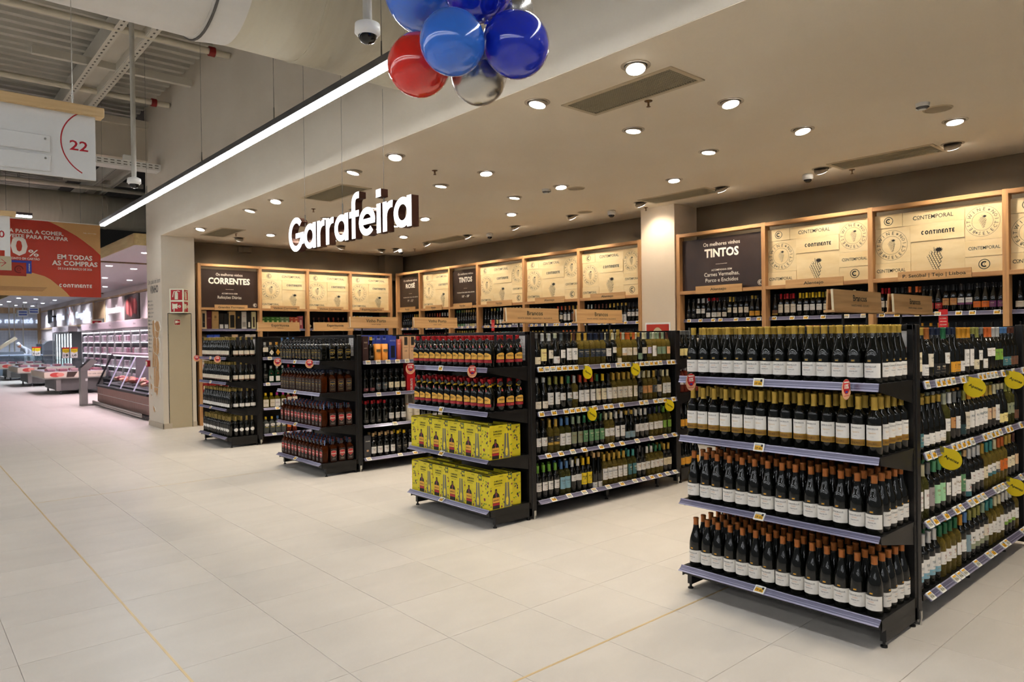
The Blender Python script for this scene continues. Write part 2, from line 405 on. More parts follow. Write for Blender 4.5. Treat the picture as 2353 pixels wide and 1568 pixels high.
led_line(-3.5, -9.0, 24.0, 3.6, 'second LED line, added out of view to brighten the end displays', (0, 4, 8, 12))  # added line, brightens the fronts of the end displays
led_line(-5.6, -9.0, 24.0, 3.6, 'third LED line over the sales floor, left of the view', (0, 4, 8, 12))
led_line(-7.7, -9.0, 24.0, 3.6, 'fourth LED line, added out of view to brighten the end displays', (0, 4, 8, 12))  # outermost line, also added as fill for the display fronts
# short LED fixture beyond the red banner
t = thing('short_light', 'short grey LED fixture above the red banner', 'hanging light', (1.9, 15.9, 3.93))
MB().box(-0.32, 0.12, -0.04, 0.04, 0.03, 0.08).obj('lamp_body', LEDB, t); MB().box(-0.31, 0.11, -0.035, 0.035, 0, 0.03).obj('diffuser', LEDM, t)
MB().tube([(-0.28, 0, 0.08), (-0.28, 0, 2.1)], 0.003, 5).obj('suspension_wire', WIRE, t); MB().tube([(0.08, 0, 0.08), (0.08, 0, 2.1)], 0.003, 5).obj('suspension_wire', WIRE, t)

# ================================================================== SETTING
def struct(b, name, m, parent=None): return b.obj(name, m, parent, **({} if parent else {'kind': 'structure'}))
TX, TY, X0T, Y0T = 0.586, 0.596, 1.035, 2.455
floor = struct(MB().box(-12, 12, -10, 48, -0.12, -0.004), 'floor', GROUT)
floor['label'] = 'pale stone tile floor of the store'
tiles = []
for i in range(-9, 18):
    for j in range(-12, 76):
        cx, cyy = X0T+(i+0.5)*TX, Y0T+(j+0.5)*TY
        d = V3((cx, cyy, -1.6)); z = d.dot(fw); px = d.dot(rt)/z if z > 0.3 else 9
        vis = z > 0.9 and abs(px) < 0.80 and cx < 9.1 and not (cx > 4.0 and cyy > 14)
        tiles.append((0 if vis else 1, d.length, cx, cyy))
tiles.sort()
tile_me = MB().box(-TX/2+0.0012, TX/2-0.0012, -TY/2+0.0012, TY/2-0.0012, -0.012, 0, 0, 0.0008).mesh('tile', FLOORM)
for k, (v, d, cx, cyy) in enumerate(tiles[:300]): inst('tile', tile_me, floor, (cx, cyy, 0))
b = MB()
for v, d, cx, cyy in tiles[300:]: b.box(cx-TX/2+0.0012, cx+TX/2-0.0012, cyy-TY/2+0.0012, cyy+TY/2-0.0012, -0.012, 0)
b.obj('remaining_tiles', FLOORM, floor, kind='stuff')
struct(MB().box(X0T-0.006, X0T+0.006, -9, 46, -0.01, 0.0012), 'trim_1', BRASS)
struct(MB().box(X0T+0.006, 9, Y0T-0.006, Y0T+0.006, -0.01, 0.0012), 'trim_2', BRASS)
struct(MB().box(X0T+0.006, 4.2, 8.385, 8.391, -0.01, 0.0010), 'trim_3', BRASS)
# wine department shell
struct(MB().box(XE+0.003, 9.25, -5, 14.35, CEIL, CEIL+0.12), 'ceiling', CEILP)
struct(MB().box(XE, XE+0.16, -5, 14.64, CEIL+0.003, 6.3), 'wall_front', PAINT)
struct(MB().box(XE, 4.23, 13.69, 14.64, 0, CEIL+.003), 'wall_pillar', PAINT)
struct(MB().box(4.23, 9.25, 14.25, 14.4, 0, CEIL), 'wall_far', DARKW)
struct(MB().box(9.1, 9.25, -5, 14.25, 0, CEIL), 'wall_right', DARKW)
struct(MB().box(8.54, 9.1, 6.14, 6.745, 0, CEIL), 'wall_column', COLP)
struct(MB().box(8.47, 8.95, 14.0, 14.25, 2.9, CEIL), 'wall_pilaster', DARKW)
BASEM = mat('baseboard_tile', '#b7aa96', 0.5)
struct(MB().box(XE-0.012, XE, 13.678, 14.64, 0, 0.095).box(XE-0.012, XE+0.145, 13.678, 13.69, 0, 0.095).box(4.16, 4.235, 13.678, 13.69, 0, 0.095), 'baseboard_front', BASEM)
# hall roof: corrugated metal deck running along x
DECK = noisy('ribbed_deck_paint', '#b3aea2', '#bab5a9', (1, 1, 1), 0.6, 2)
b = MB(); per = 0.27; yy = -9.0; prof = []
while yy < 46:
    prof += [(yy, 6.03), (yy+0.10, 6.03), (yy+0.135, 5.965), (yy+0.235, 5.965)]; yy += per
vs = []
for y, z in prof: vs += [(-14, y, z), (XE, y, z)]
b.add(vs, [(2*i, 2*i+1, 2*i+3, 2*i+2) for i in range(len(prof)-1)]); b.box(-14, XE, -9, 46, 6.03, 6.2)
struct(b, 'ceiling_deck', DECK)
struct(MB().box(-14, 9, 46, 46.2, 0, 6.1), 'wall_back', mat('grey_far_wall', '#5d5b57', 0.8))
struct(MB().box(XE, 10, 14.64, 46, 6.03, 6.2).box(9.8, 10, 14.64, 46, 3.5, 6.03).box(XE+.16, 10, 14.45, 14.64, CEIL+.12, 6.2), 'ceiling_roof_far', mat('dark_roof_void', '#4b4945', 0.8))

# ceiling furniture ---------------------------------------------------------------
GRF = mat('grille_frame', '#c6b698', 0.55); GRM = mat('grille_mesh', '#a3987d', 0.6); GRD = mat('grille_dark', '#5f5744', 0.8)
def grille(x0, x1, y0, y1, label):
    t = thing('air_grille', label, 'air vent', ((x0+x1)/2, (y0+y1)/2, CEIL), 0, 'return air grilles in the ceiling')
    w, h = (x1-x0)/2, (y1-y0)/2; f = 0.035
    b = MB(); b.box(-w-f, w+f, -h-f, -h, -0.008, 0); b.box(-w-f, w+f, h, h+f, -0.008, 0); b.box(-w-f, -w, -h, h, -0.008, 0); b.box(w, w+f, -h, h, -0.008, 0)
    b.obj('frame', GRF, t); MB().box(-w, w, -h, h, -0.002, 0).obj('duct_opening', GRD, t)
    b = MB(); n = int(2*w/0.022); q = int(2*h/0.022)
    for i in range(1, n): b.box(-w+i*0.022-0.003, -w+i*0.022+0.003, -h, h, -0.007, -0.002)
    for j in range(1, q): b.box(-w, w, -h+j*0.022-0.003, -h+j*0.022+0.003, -0.0065, -0.002)
    b.obj('egg_crate_mesh', GRM, t)
for g in ((4.18, 4.53, 3.03, 4.045, 'long mesh air grille nearest the camera'), (7.94, 8.3, 2.59, 3.6, 'mesh air grille near the right end of the back wall'),
          (7.93, 8.29, 5.23, 6.26, 'mesh air grille in front of the cream column'), (4.18, 4.55, 7.9, 8.94, 'mesh air grille behind the lit lettering'),
          (4.23, 4.58, 12.2, 13.2, 'mesh air grille beside the far pillar'), (7.98, 8.33, 10.6, 11.65, 'mesh air grille by the far corner')): grille(*g)
def sprinkler(x, y, label):
    b = MB(); b.lathe([(0, 0), (0.034, 0), (0.03, -0.006), (0.009, -0.008), (0.008, -0.02), (0.004, -0.022), (0.004, -0.045), (0.018, -0.046), (0.018, -0.049), (0, -0.049)], 12)
    b.box(-0.011, -0.008, -0.002, 0.002, -0.045, -0.015); b.box(0.008, 0.011, -0.002, 0.002, -0.045, -0.015)
    b.obj('fire_sprinkler', mat('sprinkler_brass', '#7a5a3a', 0.4, 0.7), loc=(x, y, CEIL), label=label, cat='sprinkler', group='fire sprinklers in the ceiling')
for x, y, l in ((4.625, 3.563, 'small sprinkler beside the nearest air grille'), (4.654, 6.594, 'small sprinkler in ceiling, second from camera by the aisle'), (8.43, 3.571, 'sprinkler near back wall below the right-hand grille'),
             (4.64, 9.629, 'small sprinkler just above the letter G of lit sign'), (8.46, 6.588, 'sprinkler in front of the cream column'), (4.64, 12.707, 'small sprinkler near the far pillar'), (8.42, 12.707, 'sprinkler in the far dark corner')): sprinkler(x, y, l)
def smoke(x, y, label):
    t = thing('smoke_detector', label, 'smoke detector', (x, y, CEIL), 0.5)
    MB().lathe([(0, -0.05), (0.028, -0.05), (0.05, -0.03), (0.055, 0.0)], 18).obj('sensor', WPLAST, t)
    b = MB()
    for k in range(5): b.lathe([(0.03+k*0.0045, -0.0487+k*0.0036), (0.0325+k*0.0045, -0.0467+k*0.0036)], 18)
    b.obj('vent_slots', INK, t)
    MB().box(0.03, 0.10, -0.035, 0.035, -0.03, 0, 0, 0.005).obj('junction_box', WPLAST, t); MB().box(0.05, 0.08, -0.038, -0.034, -0.02, -0.01).obj('indicator', mat('dark_red_plastic', '#5a1c14', 0.3), t)
smoke(6.457, 2.158, 'white smoke detector near the top right corner'); smoke(6.373, 6.56, 'white smoke detector in the middle of the ceiling')
def speaker(x, y, label):
    t = thing('ceiling_speaker', label, 'speaker', (x, y, CEIL)); MB().lathe([(0, -0.006), (0.085, -0.006), (0.1, 0)], 26).obj('grille', mat('speaker_grey', '#a2947c', 0.6), t)
    MB().lathe([(0.1, 0), (0.1, -0.008), (0.112, -0.006), (0.115, 0)], 26).obj('rim', GRF, t)
speaker(6.712, 2.126, 'round ceiling speaker beside the right smoke detector'); speaker(6.638, 6.278, 'round ceiling speaker in the middle of the ceiling'); speaker(8.015, 7.4, 'round ceiling speaker left of the cream column')
DOMEG = mat('smoked_dome', '#0b0b0c', 0.04, 0, 0.6)
def dome(x, y, z, label, s=1.0, pole=None):
    t = thing('dome_camera', label, 'security camera', (x, y, z))
    MB().lathe([(0.035*s, 0), (0.06*s, -0.012*s), (0.062*s, -0.055*s), (0.05*s, -0.062*s), (0.0, -0.062*s)], 20).obj('camera_body', WPLAST, t)
    MB().lathe([(0.046*s, -0.06*s), (0.044*s, -0.078*s), (0.033*s, -0.095*s), (0.016*s, -0.104*s), (0.0, -0.106*s)], 20).obj('dome_window', DOMEG, t)
    MB().lathe([(0.05*s, -0.058*s), (0.052*s, -0.066*s), (0.046*s, -0.068*s)], 20).obj('ring', WPLAST, t)
    if pole: MB().tube([(0, 0, -0.005), (0, 0, pole)], 0.022*s, 14).obj('ceiling_pole', mat('pole_grey', '#b9b5ab', 0.5), t)
for x, y, l in ((8.234, 4.005, 'small dark dome camera near the right back grille'), (8.246, 7.071, 'small dome camera left of the cream column'), (8.253, 9.989, 'small dome camera above the mid back wall'), (8.23, 12.936, 'small dome camera by the far corner')): dome(x, y, CEIL, l)
dome(2.06, 8.7, 3.42, 'white dome camera on a long pole beside the aisle 22 sign', 1.15, 2.6)
dome(2.02, 3.49, 3.36, 'white dome camera hanging on a short pole above the balloons', 1.15, 2.6)
# hall services -------------------------------------------------------------------
DUCTW = noisy('white_fabric_duct', '#d2cec7', '#d8d4ce', (1, 3, 3), 0.8, 3); DUCTM = noisy('painted_spiral_duct', '#c4bca7', '#cac3af', (14, 1, 1), 0.55, 2, 0.1)
t = thing('air_duct', 'huge round ventilation duct crossing the hall to the bulkhead', 'duct', (0, 5.42, 4.46))
def ducttube(x0, x1, r, ring=0.0): return MB().tube([(x0, 0, 0), (x1, 0, 0)], r, 48)
ducttube(1.95, 3.66, 0.60).obj('metal_section', DUCTM, t)
b = ducttube(-9, 1.78, 0.605); b.obj('fabric_section', DUCTW, t)
b = MB(); b.tube([(1.72, 0, 0), (1.78, 0, 0), (1.86, 0, 0), (1.97, 0, 0)], [0.612, 0.625, 0.612, 0.603], 48); b.obj('fabric_cuff', DUCTW, t)
b = MB(); b.tube([(1.735, 0, 0), (1.75, 0, 0)], 0.628, 48); b.obj('clamp_band', mat('duct_clamp', '#55524d', 0.6), t)
for x in (2.5, 3.2): MB().tube([(x, 0, 0), (x+0.03, 0, 0)], 0.606, 48).obj('seam_ring', DUCTM, t)
b = MB()
for k in range(26):
    a = math.radians(206); b.lathe([(0, -0.004), (0.011, -0.004), (0.011, 0.004), (0, 0.004)], 8, 0, (1.5-k*0.085, 0.606*math.cos(a), 0.606*math.sin(a)))
b.obj('air_nozzles', INK, t)
t = thing('air_duct', 'smaller far duct running behind the aisle signs', 'duct', (0, 21.8, 5.11))
MB().tube([(1.3, 0, 0), (7, 0, 0)], 0.45, 32).obj('metal_section', DUCTM, t); MB().tube([(-8, 0, 0), (1.34, 0, 0)], 0.46, 32).obj('fabric_section', DUCTW, t)
for x in (2.2, 3.3, 4.4): MB().tube([(x, 0, 0), (x+0.06, 0, 0)], 0.462, 32).obj('seam_ring', DUCTM, t)
PIPEM = mat('cream_pipe', '#cfc6b2', 0.45); REDC = mat('red_coupling', '#8a1d17', 0.5)
for y, z, r, l in ((10.12, 5.6, 0.045, 'cream sprinkler pipe with red coupling, nearer of two'), (13.0, 5.63, 0.045, 'cream sprinkler pipe with red coupling, farther of two'), (20.4, 5.47, 0.05, 'far cream sprinkler pipe above the distant duct')):
    t = thing('sprinkler_pipe', l, 'pipe', (0, y, z), 0, 'sprinkler pipes under the deck'); x1 = XE-0.02 if y < 15 else 6.0
    MB().tube([(-9, 0, 0), (x1, 0, 0)], r, 14).obj('pipe', PIPEM, t); MB().tube([(x1-0.28, 0, 0), (x1-0.20, 0, 0)], r+0.022, 14).obj('coupling', REDC, t)
    b = MB()
    for x in (2.35, 0.5): b.tube([(x, 0, r), (x, 0, 0.34)], 0.006, 6); b.tube([(x-0.03, 0, r), (x-0.03, 0, r+0.09)], 0.008, 6)
    b.obj('hanger_rod', WIRE, t)
BEAMM = noisy('roof_beam_paint', '#c4beb0', '#cbc5b7', (1, 1, 1), 0.6, 2)
for bx, ya, yb, l in ((2.42, 6.8, 15.2, 'pale roof beam crossing above the aisle 22 sign'), (4.15, 15.5, 30, 'pale roof beam beyond the bulkhead corner')):
    t = thing('roof_beam', l, 'beam', (bx, ya, 5.58), 0, 'roof beams under the deck'); L = yb-ya
    MB().box(-0.16, -0.13, 0, L, 0, 0.39).obj('web', BEAMM, t); MB().box(0.13, 0.16, 0, L, 0, 0.39).obj('web', BEAMM, t); MB().box(-0.13, 0.13, 0, L, 0.12, 0.15).obj('soffit', BEAMM, t)
    for s in (-1, 1): MB().box(s*0.19-0.05, s*0.19+0.05, 0, L, -0.012, 0).obj('flange', BEAMM, t)
    b = MB()
    for s in (-1, 1):
        for k in range(int(L/0.14)): b.box(s*0.19-0.012, s*0.19+0.012, k*0.14, k*0.14+0.05, -0.0135, -0.012)
    b.obj('slots', mat('slot_dark', '#5c574c', 0.8), t)
    for k in range(3): MB().box(-0.9, 1.2 if bx < 3 else 0.9, 1.5+k*3.4, 1.58+k*3.4, 0.02, 0.13).obj('purlin', BEAMM, t)
t = thing('roof_girder', 'deep beige girder box behind the aisle 22 sign', 'beam', (0, 14.45, 4.96)); MB().box(-6, XE, 0, 0.25, 0, 0.6).obj('girder_web', PAINT, t); MB().box(-6, XE, -0.08, 0.33, 0.6, 0.72).obj('girder_flange', PAINT, t)
t = thing('cable_tray', 'perforated white cable tray fixed to the bulkhead', 'cable tray', (0, 13.75, 4.62)); b = MB()
for s in (-0.14, 0.14): b.box(-6, XE, s-0.004, s+0.004, 0, 0.11)
b.obj('side_rail', WPLAST, t); MB().box(-6, XE, -0.14, 0.14, 0, 0.005).obj('tray_bottom', WPLAST, t); b = MB()
for k in range(60):
    for zz in (0.03, 0.075): b.box(XE-0.1-k*0.1, XE-0.04-k*0.1, -0.146, -0.144, zz, zz+0.014)
b.obj('slots', mat('slot_dark', '#5c574c', 0.8), t); MB().box(3.05, 3.25, -0.18, -0.1, 0.1, 0.2, 0, 0.01).obj('junction_box', WPLAST, t)

# bulkhead pillar: fire cabinet, signs, wooden wine map ------------------------------
DOORM = mat('cabinet_door_paint', '#b1a488', 0.6)
t = thing('fire_cabinet', 'flush beige fire-hose cabinet door on the pillar', 'cabinet', (3.765, 13.69, 0))
MB().box(0, 0.385, -0.006, 0.0, 0.01, 2.075).obj('door', DOORM, t)
MB().box(-0.012, -0.003, -0.003, 0, 0, 2.09).box(0.388, 0.397, -0.003, 0, 0, 2.09).box(-0.012, 0.397, -0.003, 0, 2.078, 2.09).obj('door_gap', INK, t)
FR = mat('fire_sign_red', '#a3121b', 0.45); FW = mat('fire_sign_cream', '#e6e3cc', 0.5)
def fire_icon(b, F, kind, s, m):
    if kind == 'ext':
        b.rect(F, -0.16*s, 0.12*s, -0.4*s, 0.12*s, 0.0016, m); b.disc(F, -0.02*s, 0.12*s, 0.14*s, 0.0016, m, 14); b.rect(F, -0.05*s, 0.02*s, 0.2*s, 0.34*s, 0.0016, m)
        b.ribbon(F, [(-0.02*s, 0.32*s), (0.14*s, 0.36*s), (0.3*s, 0.3*s)], 0.05*s, 0.0017, m); b.ribbon(F, [(-0.02*s, 0.28*s), (-0.22*s, 0.3*s), (-0.3*s, 0.0), (-0.34*s, -0.2*s)], 0.06*s, 0.0017, m)
    else:
        b.rect(F, -0.3*s, 0.0, -0.14*s, 0.26*s, 0.0016, m); b.rect(F, -0.38*s, -0.3*s, -0.22*s, 0.32*s, 0.0016, m); b.rect(F, 0, 0.06*s, -0.2*s, 0.3*s, 0.0016, m)
        b.arc(F, 0.24*s, 0.04*s, 0.07*s, 0.13*s, 0, 360, 0.0016, m, 16); b.disc(F, 0.24*s, 0.04*s, 0.04*s, 0.0017, m, 8); b.ribbon(F, [(0.06*s, 0.04*s), (0.12*s, 0.04*s)], 0.05*s, 0.0016, m); b.ribbon(F, [(-0.22*s, -0.14*s), (-0.24*s, -0.42*s)], 0.07*s, 0.0016, m)
t = thing('fire_sign', 'red and cream folded fire sign standing out above the cabinet', 'sign', (3.80, 13.69, 2.09))
fl = [V3((0, 0, 0)), V3((0.0, -0.02, 0)), V3((0.20, -0.15, 0)), V3((0.33, 0.0, 0))]
for (a, c, nm) in ((V3((-0.01, -0.005, 0)), V3((0.19, -0.14, 0)), 'left_panel'), (V3((0.19, -0.14, 0)), V3((0.31, -0.005, 0)), 'right_panel')):
    F = Fr((a+c)/2, (c-a), (0, 0, 1)); w = (c-a).length/2; b = MB(); b.fbox(F, -w, w, 0, 0.44, -0.003, 0, 0)
    for k, kd in ((0, 'reel'), (1, 'ext')):
        b.rect(F, -w*0.82, w*0.82, 0.02+k*0.215, 0.205+k*0.215, 0.0008, 1); G = Fr(F.p(0, 0.112+k*0.215), F.u, F.v); fire_icon(b, G, kd, 0.2, 0)
    b.obj(nm, [FW, FR], t)
F = face_my(3.915, 13.682, 1.925); b = MB(); b.fbox(F, -0.05, 0.05, -0.05, 0.05, -0.002, 0, 0); b.rect(F, -0.047, 0.047, -0.047, 0.047, 0.0006, 1); fire_icon(b, F, 'reel', 0.1, 0)
b.obj('hose_sticker', [FW, FR], label='small square red hose-reel sticker on the cabinet door', cat='sign')
b = MB(); b.box(-0.05, 0, -0.07, 0.07, -0.06, 0.06, 0, 0.008); b.box(-0.053, -0.05, -0.045, 0.045, -0.04, 0.04, 1)
b.obj('call_point', [FR, FW], loc=(XE, 14.57, 1.165), label='red fire call point box at the pillar edge', cat='alarm')
F = face_mx(XE, 14.17, 0); b = MB()
b.text(F, 'Um pa\u00eds de bom', 0, 2.65, 0.09, 0.80, 0, 0.001, 0.0); b.text(F, 'VINHO', 0, 2.48, 0.13, 0.52, 0, 0.001, 0.03)
names = ['Vinho Verde', 'Tr\u00e1s-os-Montes', 'Porto e Douro', 'T\u00e1vora e Varosa', 'D\u00e3o e Laf\u00f5es', 'Bairrada', 'Beira Interior', 'Lisboa', 'Tejo', 'Set\u00fabal', 'Alentejo', 'Algarve', 'A\u00e7ores', 'Madeira']
for i, nme in enumerate(names): b.text(F, nme, -0.34, 2.32-i*0.072, 0.03, None, 0, 0.001, 0.006, 'l', 1); b.rect(F, -0.40, -0.36, 2.316-i*0.072, 2.32-i*0.072+0.034, 0.001, 0)
b.obj('wall_lettering', mat('dark_grey_vinyl', '#35332f', 0.6), label='dark vinyl words Um pa\u00eds de bom VINHO on the pillar', cat='lettering')
MAPM = noisy('map_oak', '#b08657', '#c09866', (20, 20, 3), 0.55, 4); MAPE = mat('map_edge', '#e9e4d8', 0.6)
t = thing('wooden_map', 'wooden relief map of Portugal wine regions on the pillar', 'wall map', (XE, 14.17, 0)); F = face_mx(0, 0, 0)
regs = [[(-.13, 1.55), (-.05, 1.56), (-.04, 1.48), (-.02, 1.26), (-.1, 1.23), (-.14, 1.35)], [(-.03, 1.5), (.08, 1.54), (.16, 1.53), (.22, 1.42), (.2, 1.36), (.12, 1.34), (.02, 1.38)],
        [(.0, 1.37), (.12, 1.33), (.19, 1.35), (.14, 1.24), (.05, 1.22), (-.01, 1.27)], [(-.1, 1.22), (-.02, 1.25), (.04, 1.21), (.05, 1.02), (.0, .93), (-.08, .96), (-.13, 1.06)],
        [(.06, 1.21), (.14, 1.23), (.18, 1.12), (.16, .95), (.08, .9), (.02, .93), (.06, 1.03)], [(-.13, 1.05), (-.09, .95), (-.06, .8), (-.1, .68), (-.17, .66), (-.16, .82)],
        [(-.08, .95), (.0, .92), (.03, .8), (.01, .68), (-.09, .67), (-.05, .8)], [(.01, .91), (.09, .89), (.15, .76), (.14, .6), (.16, .48), (.1, .3), (-.04, .3), (-.05, .5), (.02, .66), (.04, .8)],
        [(-.1, .66), (.0, .66), (-.06, .5), (-.05, .31), (-.1, .3), (-.11, .45)], [(-.1, .285), (.1, .285), (.08, .19), (.04, .13), (-.02, .19), (-.1, .2)],
        [(-.28, .52), (-.24, .46), (-.26, .42), (-.3, .48)], [(-.28, .36), (-.2, .33), (-.2, .25), (-.27, .24)], [(-.27, .17), (-.22, .12), (-.24, .09)], [(-.16, -.06), (-.1, -.1), (-.06, -.16), (-.12, -.19), (-.16, -.12)]]
for k, rg in enumerate(regs):
    rg = [(x*1.35+0.12, 0.454+y*0.972) for x, y in rg]; b = MB(); n = len(rg)
    if sum(rg[i][0]*rg[(i+1) % n][1]-rg[(i+1) % n][0]*rg[i][1] for i in range(n)) < 0: rg.reverse()
    b.poly(F, rg, 0.022, 0); b.add([F.p(x, y, 0.022) for x, y in rg]+[F.p(x, y, 0.0) for x, y in rg], [(i, n+i, n+(i+1) % n, (i+1) % n) for i in range(n)], 1)
    cx = sum(p[0] for p in rg)/n; cyy = sum(p[1] for p in rg)/n; b.text(F, str(k+1), cx, cyy-0.015, 0.035, None, 2, 0.0226, 0.01); b.obj('region_piece', [MAPM, MAPE, INK], t)

# ================================================================== BOTTLES
GLASS = {'k': mat('dark_bottle_glass', '#0d0e0a', 0.06, 0, 0.55), 'g': mat('olive_wine_glass', '#8f8b40', 0.04, 0, 0.5, 0.82, 1.25), 'y': mat('golden_wine_glass', '#cdb052', 0.04, 0, 0.5, 0.82, 1.25),
         'w': mat('amber_whisky_glass', '#54230a', 0.05, 0, 0.5, 0.5, 1.2), 'c': mat('clear_spirit_glass', '#d7dcd2', 0.04, 0, 0.5, 0.85, 1.2), 'e': mat('green_gin_glass', '#123a22', 0.05, 0, 0.5, 0.3, 1.3),
         'p': mat('pink_wine_glass', '#b8503a', 0.05, 0, 0.5, 0.6, 1.2), 'o': mat('yellow_liqueur_glass', '#8d7a1a', 0.05, 0, 0.5, 0.6, 1.2), 'r': mat('rose_dark_glass', '#2a0d10', 0.06, 0, 0.5)}
CAPC = dict(gold='#b8973f', dgold='#8f7a3c', copper='#a5622e', orange='#c8642a', rust='#b5492b', red='#a3161a', silver='#b4b4b0', grey='#6f706c', slate='#4c5254', black='#1d1d1d', navy='#20283c',
            brown='#5b3526', pale='#b3b59a', olive='#8c8a45', cream='#d6cda6', white='#d8d6d0', green='#2d6b45', lime='#6fa03a', yellow='#d8b21e', blue='#4f78a8', teal='#3f8a86', mint='#5fa577', sage='#8fa184',
            beige='#c3a06e', amber='#c98c26', maroon='#5a1820', magenta='#a3277c', bluep='#5f8fd0')
LABC = dict(white='#e6e2da', cream='#e3d6b4', ivory='#ddd2bd', lemon='#ead890', navy='#1e2a38', kraft='#c08a52', peach='#d9a87e', teal='#3e6f74', dteal='#1f3a3c', blue='#7fa9b8', bluegrey='#7f97a0', lime='#7aa23c', sage='#7d9478',
            green='#5c8a5e', olive='#8a8f72', lilac='#b9b2cc', yellow='#e2c318', charcoal='#3a4246', black='#161616', orange='#d06a22', amber='#d99a2c', maroon='#5c1e28', red='#a51d1d', mint='#9fd0a0', mauve='#9a8f8c', beige='#cdb08c', purple='#6a2f5e', gold='#b08a35', silver='#b9b9b4', brown='#6a4632')
SHAPES = {
 'B': ([(0, 0), (.034, 0), (.0372, .004), (.0372, .186), (.0355, .199), (.030, .211), (.0215, .223), (.0165, .234), (.0147, .246), (.0147, .297), (0, .297)], .0372, .300, (.232, .0150)),
 'U': ([(0, 0), (.038, 0), (.0412, .005), (.0412, .128), (.0400, .148), (.0362, .172), (.0300, .194), (.0235, .215), (.0183, .237), (.0157, .257), (.0150, .275), (.0150, .297), (0, .297)], .0412, .300, (.243, .0155)),
 'F': ([(0, 0), (.033, 0), (.0355, .004), (.0355, .13), (.033, .165), (.026, .21), (.019, .25), (.0148, .285), (.0145, .327), (0, .327)], .0355, .330, (.265, .0150)),
 'P': ([(0, 0), (.035, 0), (.0378, .004), (.0375, .165), (.036, .182), (.029, .195), (.0185, .203), (.0165, .212), (.019, .232), (.019, .25), (.0155, .262), (.0155, .282), (0, .282)], .0378, .290, (.250, .0165)),
 'L': ([(0, 0), (.0405, 0), (.0432, .004), (.0432, .135), (.0418, .156), (.036, .178), (.026, .196), (.0175, .208), (.0155, .22), (.015, .262), (0, .262)], .0432, .272, (.232, .0168)),
 'G': ([(0, 0), (.036, 0), (.0385, .004), (.0385, .162), (.036, .176), (.027, .192), (.017, .203), (.0145, .212), (.0145, .252), (0, .252)], .0385, .262, (.222, .0162)),
 'Q': ([(0, 0), (.036, 0), (.038, .004), (.037, .15), (.034, .163), (.022, .176), (.016, .184), (.0155, .215), (0, .215)], .038, .232, (.190, .0185)),
 'M': ([(0, 0), (.046, 0), (.050, .006), (.052, .05), (.050, .085), (.043, .115), (.030, .142), (.02, .165), (.0155, .19), (.0145, .232), (0, .232)], .052, .238, (.180, .0152)),
 'J': ([(0, 0), (.0325, 0), (.0335, .003), (.0335, .112), (.031, .118), (.027, .122), (0, .122)], .0335, .122, None)}
SQR = {'G': lambda z: 1.0 if z < .165 else max(0, 1-(z-.165)/.03), 'Q': lambda z: 0.55 if z < .15 else max(0, .55-(z-.15)/.05)}
KIND = {}
class Kd: pass
